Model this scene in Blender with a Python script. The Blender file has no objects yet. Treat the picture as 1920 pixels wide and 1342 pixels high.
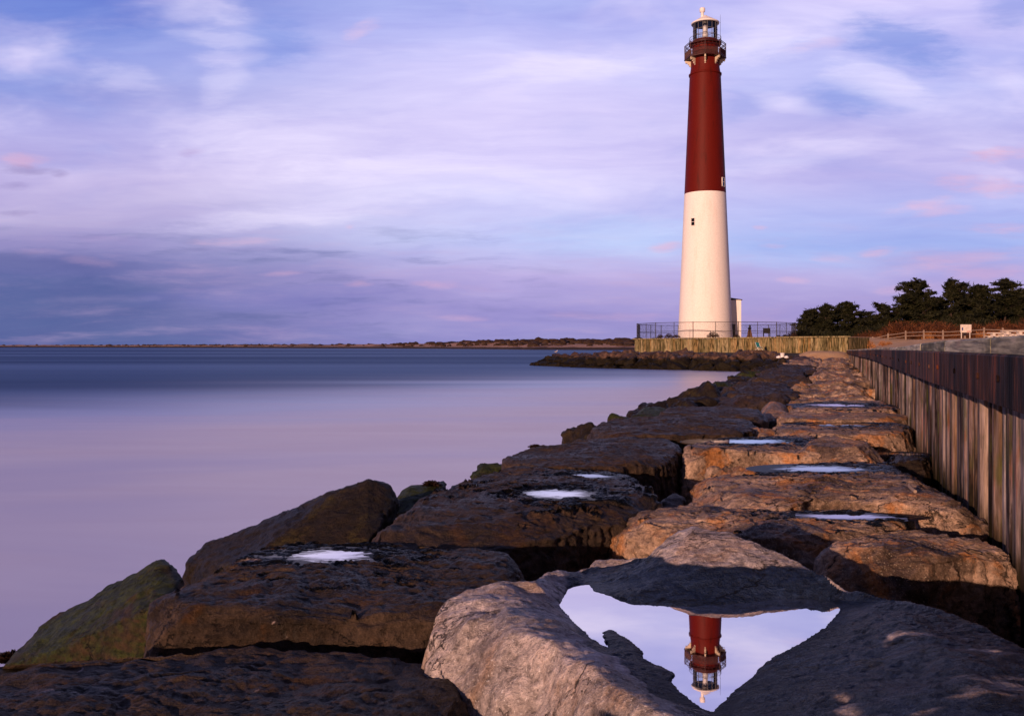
import bpy, bmesh, math, random
import numpy as np
from mathutils import Vector, Matrix, noise as mnoise

SC = bpy.context.scene
COL = SC.collection
F = 1700.0            # focal length in photo pixels
CAMZ = 2.7
HOR = 648.0

def P(px, py, d):                 # a point d metres ahead that the photo shows at (px, py)
    return np.array([(px - 960) / F * d, d, CAMZ - (py - HOR) / F * d])

def PZ(px, py, z):                # the same, on the level z
    d = (CAMZ - z) * F / (py - HOR)
    return np.array([(px - 960) / F * d, d, z])

def lin(r, g, b):
    return tuple(((c / 255.0 + 0.055) / 1.055) ** 2.4 if c > 10 else c / 255.0 / 12.92 for c in (r, g, b))

# ------------------------------------------------------------------ numpy noise
_rs = np.random.RandomState(7)
_PERM = np.concatenate([_rs.permutation(256)] * 3)
_G = _rs.normal(size=(256, 3)); _G /= np.linalg.norm(_G, axis=1)[:, None]

def perlin(p):
    p = np.asarray(p, float)
    i = np.floor(p).astype(int); f = p - i; i &= 255
    u = f * f * f * (f * (f * 6 - 15) + 10)
    r = np.zeros(len(p))
    for dx in (0, 1):
        for dy in (0, 1):
            for dz in (0, 1):
                h = _PERM[_PERM[_PERM[i[:, 0] + dx] + i[:, 1] + dy] + i[:, 2] + dz]
                g = _G[h]
                d = f - np.array([dx, dy, dz])
                w = (u[:, 0] if dx else 1 - u[:, 0]) * (u[:, 1] if dy else 1 - u[:, 1]) * (u[:, 2] if dz else 1 - u[:, 2])
                r += w * (g * d).sum(1)
    return r * 1.6

def fbm(p, octs=4, lac=2.03, gain=0.5):
    a, s, r = 1.0, 1.0, 0
    for o in range(octs):
        r = r + a * perlin(p * s + 17.3 * o)
        a *= gain; s *= lac
    return r

def sstep(a, b, x):
    t = np.clip((x - a) / (b - a), 0, 1)
    return t * t * (3 - 2 * t)

# ------------------------------------------------------------------ objects
def tag(o, label=None, cat=None, group=None, kind=None):
    if label: o['label'] = label
    if cat: o['category'] = cat
    if group: o['group'] = group
    if kind: o['kind'] = kind
    return o

def link(o, parent=None):
    COL.objects.link(o)
    if parent is not None: o.parent = parent
    return o

def empty(name, loc, rz=0.0):
    o = bpy.data.objects.new(name, None)
    o.location = loc; o.rotation_euler = (0, 0, rz)
    return link(o)

def np_mesh(name, v, quads=None, tris=None, mats=(), smooth=True, attr=None):
    me = bpy.data.meshes.new(name)
    v = np.ascontiguousarray(v, dtype=np.float32)
    q = np.zeros((0, 4), int) if quads is None else np.asarray(quads)
    t = np.zeros((0, 3), int) if tris is None else np.asarray(tris)
    me.vertices.add(len(v)); me.vertices.foreach_set('co', v.ravel())
    nl = len(q) * 4 + len(t) * 3
    me.loops.add(nl)
    me.loops.foreach_set('vertex_index', np.concatenate([q.ravel(), t.ravel()]).astype(np.int32))
    me.polygons.add(len(q) + len(t))
    st = np.concatenate([np.arange(len(q)) * 4, len(q) * 4 + np.arange(len(t)) * 3]).astype(np.int32)
    me.polygons.foreach_set('loop_start', st)
    me.polygons.foreach_set('use_smooth', np.full(len(q) + len(t), smooth))
    me.update(calc_edges=True); me.validate()
    for m in mats: me.materials.append(m)
    if attr:
        for k, a in attr.items():
            at = me.attributes.new(k, 'FLOAT', 'POINT')
            at.data.foreach_set('value', np.ascontiguousarray(a, dtype=np.float32))
    return me

def normals(v, quads=None, tris=None):
    n = np.zeros_like(v)
    if quads is not None and len(quads):
        a = np.cross(v[quads[:, 2]] - v[quads[:, 0]], v[quads[:, 3]] - v[quads[:, 1]])
        for k in range(4): np.add.at(n, quads[:, k], a)
    if tris is not None and len(tris):
        a = np.cross(v[tris[:, 1]] - v[tris[:, 0]], v[tris[:, 2]] - v[tris[:, 0]])
        for k in range(3): np.add.at(n, tris[:, k], a)
    return n / (np.linalg.norm(n, axis=1)[:, None] + 1e-12)

class MB:
    """collects boxes, bars, tubes and lathes; build() links them as ONE mesh object"""
    def __init__(s): s.v = []; s.f = []; s.m = []; s.sm = []
    def add(s, v, f, mi=0, smooth=False):
        b = len(s.v); s.v += [tuple(x) for x in v]
        for q in f: s.f.append(tuple(b + i for i in q)); s.m.append(mi); s.sm.append(smooth)
    def box(s, c, size, mi=0, rz=0.0, taper=1.0, basis=None):
        hx, hy, hz = size[0] / 2, size[1] / 2, size[2] / 2
        pts = []
        for z in (-1, 1):
            k = taper if z > 0 else 1
            for x, y in ((-1, -1), (1, -1), (1, 1), (-1, 1)):
                p = Vector((x * hx * k, y * hy * k, z * hz))
                p = (basis @ p) if basis is not None else Matrix.Rotation(rz, 3, 'Z') @ p
                pts.append(p + Vector(c))
        s.add(pts, [(3, 2, 1, 0), (4, 5, 6, 7), (0, 1, 5, 4), (1, 2, 6, 5), (2, 3, 7, 6), (3, 0, 4, 7)], mi)
    def tube(s, pts, r, n=6, mi=0, smooth=True, cap=True):
        pts = [Vector(p) for p in pts]
        rr = r if isinstance(r, (list, tuple)) else [r] * len(pts)
        rings = []
        for i, p in enumerate(pts):
            d = (pts[min(i + 1, len(pts) - 1)] - pts[max(i - 1, 0)]).normalized()
            a = d.orthogonal() if i == 0 else a - d * a.dot(d)
            a.normalize(); b = d.cross(a)
            rings.append([p + (a * math.cos(2 * math.pi * k / n) + b * math.sin(2 * math.pi * k / n)) * rr[i] for k in range(n)])
        v = [q for r_ in rings for q in r_]
        f = [(i * n + k, i * n + (k + 1) % n, (i + 1) * n + (k + 1) % n, (i + 1) * n + k) for i in range(len(pts) - 1) for k in range(n)]
        s.add(v, f, mi, smooth)
        if cap:
            s.add(rings[0], [tuple(reversed(range(n)))], mi); s.add(rings[-1], [tuple(range(n))], mi)
    def lathe(s, prof, c=(0, 0, 0), n=32, mi=0, smooth=True, a0=0.0, closed=False):
        v = []
        for r, z in prof:
            for k in range(n):
                a = a0 + 2 * math.pi * k / n
                v.append((c[0] + r * math.cos(a), c[1] + r * math.sin(a), c[2] + z))
        m = len(prof)
        f = [(i * n + k, i * n + (k + 1) % n, (i + 1) * n + (k + 1) % n, (i + 1) * n + k) for i in range(m - 1) for k in range(n)]
        if closed: f += [((m - 1) * n + k, (m - 1) * n + (k + 1) % n, (k + 1) % n, k) for k in range(n)]
        s.add(v, f, mi, smooth)
        if not closed:
            s.add(v[:n], [tuple(reversed(range(n)))], mi); s.add(v[-n:], [tuple(range(n))], mi)
    def mesh(s, name, mats):
        me = bpy.data.meshes.new(name)
        me.from_pydata(s.v, [], s.f)
        for m in (mats if isinstance(mats, (list, tuple)) else [mats]): me.materials.append(m)
        me.polygons.foreach_set('material_index', s.m)
        me.polygons.foreach_set('use_smooth', s.sm)
        me.update()
        return me
    def build(s, name, mats, parent=None):
        return link(bpy.data.objects.new(name, s.mesh(name, mats)), parent)

# ------------------------------------------------------------------ node helpers
class NT:
    def __init__(s, tree): s.t = tree; s.t.nodes.clear()
    def n(s, typ, **kw):
        nd = s.t.nodes.new(typ)
        for k, v in kw.items():
            if hasattr(nd, k) and not k.startswith('i_'): setattr(nd, k, v)
        return nd
    def put(s, sock, v):
        if v is None: return
        if hasattr(v, 'is_linked') or isinstance(v, bpy.types.NodeSocket): s.t.links.new(v, sock)
        else:
            if isinstance(v, (tuple, list)) and len(v) == 3 and sock.type == 'RGBA': v = (*v, 1)
            sock.default_value = v
    def math(s, op, a, b=None, c=None, clamp=False):
        nd = s.n('ShaderNodeMath', operation=op, use_clamp=clamp)
        s.put(nd.inputs[0], a); s.put(nd.inputs[1], b); s.put(nd.inputs[2], c)
        return nd.outputs[0]
    def vmath(s, op, a, b=None):
        nd = s.n('ShaderNodeVectorMath', operation=op)
        s.put(nd.inputs[0], a); s.put(nd.inputs[1], b)
        return nd.outputs[0]
    def mix(s, f, a, b, mode='MIX'):
        nd = s.n('ShaderNodeMix', data_type='RGBA', blend_type=mode, clamp_factor=True)
        s.put(nd.inputs[0], f); s.put(nd.inputs[6], a); s.put(nd.inputs[7], b)
        return nd.outputs[2]
    def ramp(s, f, stops, interp='LINEAR'):
        nd = s.n('ShaderNodeValToRGB'); cr = nd.color_ramp; cr.interpolation = interp
        while len(cr.elements) > 1: cr.elements.remove(cr.elements[-1])
        cr.elements[0].position = stops[0][0]
        for i, (p, c) in enumerate(stops):
            e = cr.elements[0] if i == 0 else cr.elements.new(p)
            e.color = (*c, 1) if isinstance(c, (tuple, list)) else (c, c, c, 1)
        s.put(nd.inputs[0], f)
        return nd.outputs[0]
    def rng(s, x, a, b, c=0.0, d=1.0, smooth=True):
        nd = s.n('ShaderNodeMapRange', interpolation_type='SMOOTHSTEP' if smooth else 'LINEAR', clamp=True)
        for i, q in enumerate((x, a, b, c, d)): s.put(nd.inputs[i], q)
        return nd.outputs[0]
    def noise(s, vec, scale, detail=4, rough=0.5, dist=0.0):
        nd = s.n('ShaderNodeTexNoise')
        s.put(nd.inputs['Vector'], vec); nd.inputs['Scale'].default_value = scale
        nd.inputs['Detail'].default_value = detail; nd.inputs['Roughness'].default_value = rough
        nd.inputs['Distortion'].default_value = dist
        return nd.outputs[0]
    def mapping(s, vec, loc=(0, 0, 0), rot=(0, 0, 0), scale=(1, 1, 1), typ='POINT'):
        nd = s.n('ShaderNodeMapping', vector_type=typ)
        s.put(nd.inputs[0], vec); nd.inputs[1].default_value = loc; nd.inputs[2].default_value = rot; nd.inputs[3].default_value = scale
        return nd.outputs[0]
    def sep(s, v):
        nd = s.n('ShaderNodeSeparateXYZ'); s.put(nd.inputs[0], v); return nd.outputs
    def comb(s, x, y, z=0.0):
        nd = s.n('ShaderNodeCombineXYZ')
        s.put(nd.inputs[0], x); s.put(nd.inputs[1], y); s.put(nd.inputs[2], z); return nd.outputs[0]
    def bump(s, h, strength=0.5, dist=0.02, normal=None):
        nd = s.n('ShaderNodeBump'); nd.inputs['Strength'].default_value = strength; nd.inputs['Distance'].default_value = dist
        s.put(nd.inputs['Height'], h)
        if normal is not None: s.put(nd.inputs['Normal'], normal)
        return nd.outputs[0]

def new_mat(name):
    m = bpy.data.materials.new(name); m.use_nodes = True
    nt = NT(m.node_tree)
    out = nt.n('ShaderNodeOutputMaterial')
    return m, nt, out

def principled(nt, out, color, rough=0.6, normal=None, spec=0.5, metal=0.0):
    b = nt.n('ShaderNodeBsdfPrincipled')
    nt.put(b.inputs['Base Color'], color); nt.put(b.inputs['Roughness'], rough)
    nt.put(b.inputs['Specular IOR Level'], spec); nt.put(b.inputs['Metallic'], metal)
    if normal is not None: nt.put(b.inputs['Normal'], normal)
    nt.t.links.new(b.outputs[0], out.inputs[0])
    return b

def plain_mat(name, c, rough=0.6, var=0.25, scale=4.0, metal=0.0, bump=0.0, stretch=(1, 1, 1)):
    m, nt, out = new_mat(name)
    tc = nt.n('ShaderNodeTexCoord').outputs['Object']
    n = nt.noise(nt.mapping(tc, scale=stretch), scale, 6, 0.6)
    k = nt.rng(n, 0.3, 0.7, 1 - var, 1 + var, smooth=False)
    col = nt.mix(1.0, c, nt.comb(k, k, k), 'MULTIPLY')
    principled(nt, out, col, rough, nt.bump(n, bump, 0.02) if bump else None, metal=metal)
    return m
# ================================================================== camera, sky, sun
cam = bpy.data.cameras.new('camera'); camo = link(bpy.data.objects.new('camera', cam))
camo.location = (0, 0, CAMZ); camo.rotation_euler = (math.pi / 2, 0, 0)
cam.sensor_width = 36.0; cam.lens = F / 1920 * 36.0
cam.shift_y = -(671 - HOR) / 1920.0
cam.clip_end = 60000; cam.clip_start = 0.05
SC.camera = camo

SUN_AZ, SUN_EL = math.radians(31.0), math.radians(8.5)     # the light travels towards this azimuth (from +Y to +X)
sun = bpy.data.lights.new('sun', 'SUN'); suno = link(bpy.data.objects.new('sun', sun))
sun.energy = 5.0; sun.angle = math.radians(0.5); sun.color = (1.0, 0.58, 0.40)
dirv = Vector((math.sin(SUN_AZ) * math.cos(SUN_EL), math.cos(SUN_AZ) * math.cos(SUN_EL), -math.sin(SUN_EL)))
suno.rotation_euler = dirv.to_track_quat('-Z', 'Y').to_euler()
suno.location = (-20, -60, 30)

W = bpy.data.worlds.new('World'); SC.world = W; W.use_nodes = True
def build_sky():
    nt = NT(W.node_tree)
    out = nt.n('ShaderNodeOutputWorld'); bg = nt.n('ShaderNodeBackground')
    nt.t.links.new(bg.outputs[0], out.inputs[0]); bg.inputs[1].default_value = 0.1
    sky = nt.n('ShaderNodeTexSky', sky_type='NISHITA', sun_disc=False)
    sky.sun_elevation = SUN_EL; sky.sun_rotation = SUN_AZ + math.pi
    g = nt.n('ShaderNodeTexCoord').outputs['Generated']
    x, y, z = nt.sep(g)
    ay = nt.math('MAXIMUM', nt.math('ABSOLUTE', y), 0.12)
    u = nt.math('DIVIDE', x, ay); v = nt.math('MAXIMUM', nt.math('DIVIDE', z, ay), -0.02)
    p = nt.comb(u, v, 0.0)
    # slow drift that bends everything a little
    w1 = nt.n('ShaderNodeTexNoise'); nt.put(w1.inputs['Vector'], nt.mapping(p, scale=(5, 14, 1))); w1.inputs['Scale'].default_value = 1; w1.inputs['Detail'].default_value = 5
    wv = nt.vmath('SUBTRACT', w1.outputs[1], (0.5, 0.5, 0.5))
    pw = nt.vmath('ADD', p, nt.vmath('MULTIPLY', wv, (0.10, 0.035, 0)))
    pe = nt.vmath('ADD', p, nt.vmath('MULTIPLY', wv, (0.065, 0.020, 0)))
    u2, v2, _ = nt.sep(pw)
    def V(py): return (HOR - py) / F / 0.6
    def rampc(stops):
        return nt.ramp(nt.math('DIVIDE', v2, 0.6), [(max(0, V(py)), lin(*c)) for py, c in stops])
    L = rampc([(648, (72, 88, 146)), (560, (88, 94, 152)), (500, (100, 102, 162)), (465, (140, 130, 184)), (400, (180, 166, 208)), (330, (182, 168, 214)), (240, (166, 160, 216)), (170, (142, 148, 210)), (110, (134, 146, 214)), (20, (104, 124, 202)), (-160, (92, 108, 184)), (-371, (58, 68, 128))])
    C = rampc([(648, (134, 128, 190)), (580, (150, 138, 198)), (520, (176, 160, 212)), (450, (180, 184, 230)), (380, (196, 192, 234)), (300, (216, 204, 240)), (230, (212, 200, 238)), (130, (198, 190, 236)), (40, (170, 172, 230)), (0, (160, 166, 226)), (-160, (120, 128, 200)), (-371, (62, 70, 130))])
    R = rampc([(648, (156, 140, 194)), (580, (160, 144, 200)), (520, (168, 156, 210)), (460, (154, 170, 226)), (400, (160, 166, 224)), (330, (176, 166, 220)), (250, (178, 170, 222)), (160, (166, 168, 226)), (80, (170, 170, 228)), (0, (172, 168, 228)), (-160, (120, 126, 198)), (-371, (62, 70, 130))])
    col = nt.mix(nt.rng(u2, -0.50, 0.02), L, C)
    col = nt.mix(nt.rng(u2, 0.0, 0.42), col, R)
    # long-exposure veils: stretched noise, brighter lavender and clear blue
    s1 = nt.noise(nt.mapping(pw, rot=(0, 0, -0.16), scale=(2.2, 9.0, 1)), 1.0, 5, 0.55, 0.6)
    s2 = nt.noise(nt.mapping(pw, loc=(3.1, 1.7, 0), rot=(0, 0, 0.10), scale=(5.5, 17, 1)), 1.0, 4, 0.5, 0.4)
    up = nt.rng(v, 0.10, 0.2)
    veil = nt.math('MULTIPLY', nt.rng(s1, 0.50, 0.72), nt.math('MULTIPLY', up, 0.55))
    col = nt.mix(veil, col, lin(224, 210, 242))
    clear = nt.math('MULTIPLY', nt.rng(s1, 0.46, 0.28), nt.math('MULTIPLY', up, 0.28))
    col = nt.mix(clear, col, lin(128, 146, 216))
    col = nt.mix(nt.math('MULTIPLY', nt.rng(s2, 0.52, 0.75), nt.math('MULTIPLY', up, 0.45)), col, lin(222, 208, 240))
    # low layered cloud
    s3 = nt.noise(nt.mapping(pe, loc=(0.7, 0, 0), rot=(0, 0, 0.05), scale=(6.0, 46, 1)), 1.0, 6, 0.6)
    low = nt.math('MULTIPLY', nt.rng(v, 0.175, 0.08), nt.rng(v, -0.01, 0.015))
    col = nt.mix(nt.math('MULTIPLY', low, nt.rng(s3, 0.48, 0.75, 0, 0.42)), col, lin(186, 156, 196))
    lowl = nt.math('MULTIPLY', low, nt.rng(u, 0.25, -0.3))
    col = nt.mix(nt.math('MULTIPLY', lowl, nt.rng(s3, 0.5, 0.3, 0, 0.6)), col, lin(76, 88, 146))
    tex = nt.rng(nt.noise(nt.mapping(pe, rot=(0, 0, -0.08), scale=(22, 95, 1)), 1.0, 6, 0.65), 0.25, 0.75, -1.0, 1.0, smooth=False)
    def ell(cx, cy, rx, ry, c, k, rot=0.0, src=None, col=None):
        m = nt.mapping(src if src is not None else pe, loc=((cx - 960) / F, (HOR - cy) / F, 0), rot=(0, 0, rot), scale=(rx / F, ry / F, 1), typ='TEXTURE')
        gr = nt.n('ShaderNodeTexGradient', gradient_type='SPHERICAL'); nt.put(gr.inputs[0], m)
        q_ = nt.math('MULTIPLY', nt.rng(nt.math('ADD', gr.outputs[1], nt.math('MULTIPLY', tex, 0.55 if src is None else 0.3)), 0.0, 1.1 if src is None else 0.9), nt.rng(gr.outputs[1], 0.0, 0.45))
        f = nt.math('MULTIPLY', q_, k * (0.62 if src is None else 0.9))
        return nt.mix(f, col, lin(*c))
    BL, WH, PK, DK = (112, 134, 210), (232, 220, 246), (222, 170, 196), (138, 120, 172)
    for e in [(1690, 75, 190, 75, BL, .85, -.2), (1590, 185, 130, 60, BL, .75, .1), (1900, 20, 90, 60, BL, .6), (150, 20, 260, 70, (96, 122, 204), .8, -.1), (505, 75, 110, 85, BL, .75, .2),
              (60, 175, 240, 50, BL, .4, -.2), (240, 150, 130, 40, WH, .3, -.2), (1400, 190, 110, 55, BL, .4, 0.3), (1150, 440, 260, 60, (170, 190, 234), .55), (1450, 470, 260, 55, (150, 172, 228), .6),
              (385, 18, 130, 38, WH, .38, -.05), (400, 68, 130, 30, WH, .36, -.12), (420, 105, 100, 28, WH, .32), (425, 150, 60, 70, WH, .3), (560, 255, 300, 90, WH, .35, .0), (760, 300, 330, 50, WH, .45, .12),
              (560, 400, 380, 36, WH, .4, .10), (1430, 80, 180, 60, WH, .5, .1), (1640, 150, 130, 50, WH, .5, -.25), (1480, 190, 120, 30, WH, .45, -.3), (1060, 130, 240, 50, WH, .45, .12), (1500, 290, 260, 40, WH, .3, .12),
              (0, 565, 520, 75, (70, 86, 146), .85), (60, 497, 300, 26, (92, 96, 154), .8, -.05), (520, 560, 420, 36, (112, 112, 180), .5)]:
        col = ell(*e, src=pw, col=col)
    for e in [(1240, 462, 48, 14, PK, .9, .1), (1868, 290, 110, 26, PK, .9, .12), (1845, 352, 150, 30, PK, .75, -.12), (1715, 385, 90, 18, PK, .7, .15), (1765, 398, 80, 20, PK, .6, .1), (1870, 430, 80, 16, PK, .7), (1655, 471, 55, 13, PK, .75, .1),
              (1800, 490, 190, 24, PK, .65, .14), (1860, 515, 120, 22, PK, .6), (1710, 540, 110, 16, PK, .5, .1), (1560, 483, 60, 12, PK, .5), (1480, 528, 50, 10, PK, .5), (815, 537, 55, 12, PK, .7), (675, 535, 40, 10, PK, .6), (520, 514, 60, 8, PK, .5), (655, 424, 16, 7, PK, .7),
              (50, 299, 62, 18, PK, .85, .06), (440, 455, 110, 14, PK, .5), (170, 494, 90, 16, (186, 150, 188), .45, -.1), (85, 476, 80, 10, (186, 150, 188), .4), (180, 560, 200, 12, (150, 136, 182), .35), (680, 58, 62, 20, (216, 182, 214), .75, .35), (1420, 425, 25, 8, PK, .6), (1440, 460, 40, 8, PK, .4),
              (1140, 590, 160, 14, PK, .35), (870, 595, 60, 10, PK, .45), (1530, 85, 90, 20, PK, .35, .2)]:
        col = ell(*e, col=col)
    for e in [(50, 316, 80, 14, DK, .8), (108, 324, 24, 14, DK, .8), (28, 345, 38, 12, DK, .8), (358, 281, 45, 14, (174, 150, 200), .8, .2), (35, 398, 60, 9, DK, .7), (215, 450, 90, 17, (160, 138, 188), .6, -.1), (420, 470, 150, 10, (150, 136, 190), .5)]:
        col = ell(*e, col=col)
    hs = nt.n('ShaderNodeHueSaturation'); hs.inputs['Saturation'].default_value = 0.93; hs.inputs['Value'].default_value = 0.985; nt.put(hs.inputs['Color'], col); col = hs.outputs[0]
    # drawn-out streaks of thin cloud, fanning slightly upwards to the right
    k1 = nt.noise(nt.mapping(pw, loc=(1.3, 0.4, 0), rot=(0, 0, -0.30), scale=(2.6, 15, 1)), 1.0, 5, 0.6, 0.5)
    k2 = nt.noise(nt.mapping(pe, loc=(4.3, 2.4, 0), rot=(0, 0, -0.12), scale=(7, 60, 1)), 1.0, 5, 0.62, 0.3)
    kk = nt.math('ADD', nt.math('MULTIPLY', k1, 0.7), nt.math('MULTIPLY', k2, 0.3))
    kr = nt.rng(kk, 0.34, 0.66, 0.80, 1.09, smooth=False)
    kb = nt.rng(kk, 0.34, 0.66, 0.92, 1.04, smooth=False)
    col = nt.mix(1.0, col, nt.comb(kr, kr, kb), 'MULTIPLY')
    ten = nt.mix(1.0, col, (13.4, 13.6, 13.4), 'MULTIPLY')
    nsky = nt.mix(1.0, sky.outputs[0], (0.25, 0.28, 0.35), 'MULTIPLY')
    # the half of the sky behind: dimmed to cut fill light on the stones, a warm glow low down where the sun is
    back = nt.rng(y, 0.10, -0.35)
    ten = nt.mix(back, ten, nt.mix(1.0, ten, nt.mix(nt.rng(v, 0.0, 0.5), (0.75, 0.50, 0.36), (0.26, 0.22, 0.22)), 'MULTIPLY'))
    fin = nt.mix(0.90, nsky, ten)
    nt.t.links.new(fin, bg.inputs[0])
build_sky()
SC.view_settings.view_transform = 'Standard'; SC.view_settings.look = 'None'
SC.view_settings.exposure = 0.0; SC.view_settings.gamma = 1.0
SC.render.engine = 'CYCLES'
SC.cycles.max_bounces = 6; SC.cycles.use_denoising = True
# ================================================================== materials
def rock_mat(name, dark, light, stain, lichen=0.0, moss=0.0, speck=0.5, bump=1.0, rough=0.55, tide=0.75, streak=0.5, stain_k=0.5, scale=1.0):
    m, nt, out = new_mat(name)
    tc = nt.n('ShaderNodeTexCoord').outputs['Object']
    geo = nt.n('ShaderNodeNewGeometry')
    wz = nt.sep(geo.outputs['Position'])[2]
    nz = nt.sep(geo.outputs['Normal'])[2]
    wet = nt.n('ShaderNodeAttribute', attribute_name='wet').outputs['Fac']
    t = nt.mapping(tc, scale=(scale, scale, scale))
    n1 = nt.noise(t, 1.3, 9, 0.62, 0.4)
    n2 = nt.noise(nt.mapping(t, rot=(0.3, 0.2, 0.5), scale=(2.2, 11, 7)), 1.6, 8, 0.65, 0.5)
    n3 = nt.noise(t, 22, 7, 0.72)
    n4 = nt.noise(t, 85, 3, 0.7)
    n5 = nt.noise(nt.mapping(t, loc=(5, 2, 1)), 2.6, 7, 0.6, 0.8)
    base = nt.mix(nt.rng(n1, 0.34, 0.66), dark, light)
    base = nt.mix(nt.rng(n2, 0.5, 0.30, 0, streak), base, tuple(c * 0.4 for c in dark))
    base = nt.mix(nt.rng(n2, 0.56, 0.72, 0, 0.5 * streak), base, tuple(min(1, c * 1.5) for c in light))
    base = nt.mix(nt.rng(n5, 0.5, 0.66, 0, stain_k), base, stain)
    k = nt.rng(n3, 0.30, 0.70, 0.30, 1.75, smooth=False)
    base = nt.mix(1.0, base, nt.comb(k, k, k), 'MULTIPLY')
    base = nt.mix(nt.rng(n4, 0.58, 0.72, 0, speck), base, tuple(min(1, c * 2.6 + 0.03) for c in light))
    base = nt.mix(nt.rng(n4, 0.42, 0.30, 0, speck), base, tuple(c * 0.3 for c in dark))
    if lichen:
        n6 = nt.noise(nt.mapping(t, loc=(9, 3, 7)), 2.0, 9, 0.68, 0.3)
        base = nt.mix(nt.rng(n6, 0.665, 0.70, 0, lichen), base, nt.mix(nt.rng(n3, 0.35, 0.6), (0.12, 0.09, 0.08), (0.42, 0.33, 0.30)))
    if moss:
        mk = nt.math('MULTIPLY', nt.rng(nz, -0.2, 0.6), nt.rng(n5, 0.62 - 0.3 * moss, 0.5 - 0.2 * moss + 0.2))
        mk = nt.math('MULTIPLY', mk, moss)
        base = nt.mix(mk, base, nt.mix(nt.rng(n3, 0.35, 0.65), (0.008, 0.014, 0.003), (0.040, 0.055, 0.010)))
    # the band the tide wets: weed and dark algae
    tz = nt.math('ADD', wz, nt.math('MULTIPLY', nt.math('SUBTRACT', n1, 0.5), 1.2))
    td = nt.rng(tz, tide + 0.25, tide - 0.3)
    base = nt.mix(nt.math('MULTIPLY', td, 0.94), base, nt.mix(nt.rng(n3, 0.4, 0.65), (0.004, 0.004, 0.003), (0.018, 0.016, 0.007)))
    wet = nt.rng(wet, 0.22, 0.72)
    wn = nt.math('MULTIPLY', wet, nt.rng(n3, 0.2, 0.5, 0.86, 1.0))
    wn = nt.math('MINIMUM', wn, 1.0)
    base = nt.mix(nt.rng(wn, 0.0, 0.8), base, nt.mix(1.0, base, (0.028, 0.060, 0.150), 'MULTIPLY'))  # wet stone; the blue of the reflected sky is tinted into the colour
    r = nt.rng(n1, 0.3, 0.7, rough - 0.12, rough + 0.2)
    r = nt.mix(nt.math('MULTIPLY', wn, 0.9), nt.comb(r, r, r), (0.28, 0.28, 0.28))
    h = nt.math('ADD', nt.math('MULTIPLY', n3, 0.55), nt.math('MULTIPLY', n4, 0.22))
    h = nt.math('ADD', h, nt.math('MULTIPLY', n2, 0.55))
    # dark pits and hairline cracks
    vo = nt.n('ShaderNodeTexVoronoi', feature='DISTANCE_TO_EDGE'); vo.inputs['Scale'].default_value = 1.1
    nt.put(vo.inputs['Vector'], nt.vmath('ADD', nt.mapping(t, scale=(1, 2.0, 1.6)), nt.vmath('MULTIPLY', nt.comb(n5, n1, n2), (0.9, 0.9, 0.9))))
    crk = nt.math('MULTIPLY', nt.rng(vo.outputs[0], 0.016, 0.002), nt.rng(n1, 0.46, 0.56))
    base = nt.mix(nt.math('MULTIPLY', crk, 0.85), base, (0.006, 0.005, 0.005))
    h = nt.math('SUBTRACT', h, nt.math('MULTIPLY', crk, 0.6))
    nb = nt.bump(h, 0.95 * bump, 0.055)
    sp = nt.mix(wn, (0.22, 0.22, 0.22), (0.11, 0.11, 0.11))
    sp = nt.mix(nt.math('MULTIPLY', td, 0.75), sp, (0.05, 0.05, 0.05))
    principled(nt, out, base, r, nb, spec=sp)
    return m

M = {}
M['granite'] = rock_mat('grey_granite', (0.24, 0.21, 0.205), (0.58, 0.51, 0.49), (0.36, 0.22, 0.12), speck=0.75, tide=0.2, streak=0.5, stain_k=0.45, rough=0.5)
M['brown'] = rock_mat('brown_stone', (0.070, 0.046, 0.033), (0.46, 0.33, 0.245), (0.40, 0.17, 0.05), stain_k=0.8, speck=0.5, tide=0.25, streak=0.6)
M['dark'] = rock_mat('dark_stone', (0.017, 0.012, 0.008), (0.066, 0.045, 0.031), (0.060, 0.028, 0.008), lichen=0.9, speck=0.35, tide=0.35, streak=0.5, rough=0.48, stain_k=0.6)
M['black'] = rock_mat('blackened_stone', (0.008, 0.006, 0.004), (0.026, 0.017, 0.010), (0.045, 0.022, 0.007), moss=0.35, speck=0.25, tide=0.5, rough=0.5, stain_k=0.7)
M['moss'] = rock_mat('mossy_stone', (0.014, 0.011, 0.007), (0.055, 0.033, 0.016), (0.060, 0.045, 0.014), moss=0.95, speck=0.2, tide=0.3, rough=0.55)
M['far'] = rock_mat('jetty_stone', (0.030, 0.021, 0.017), (0.13, 0.078, 0.058), (0.11, 0.05, 0.025), speck=0.3, tide=1.35, streak=0.5, scale=0.7, bump=1.3)

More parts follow.
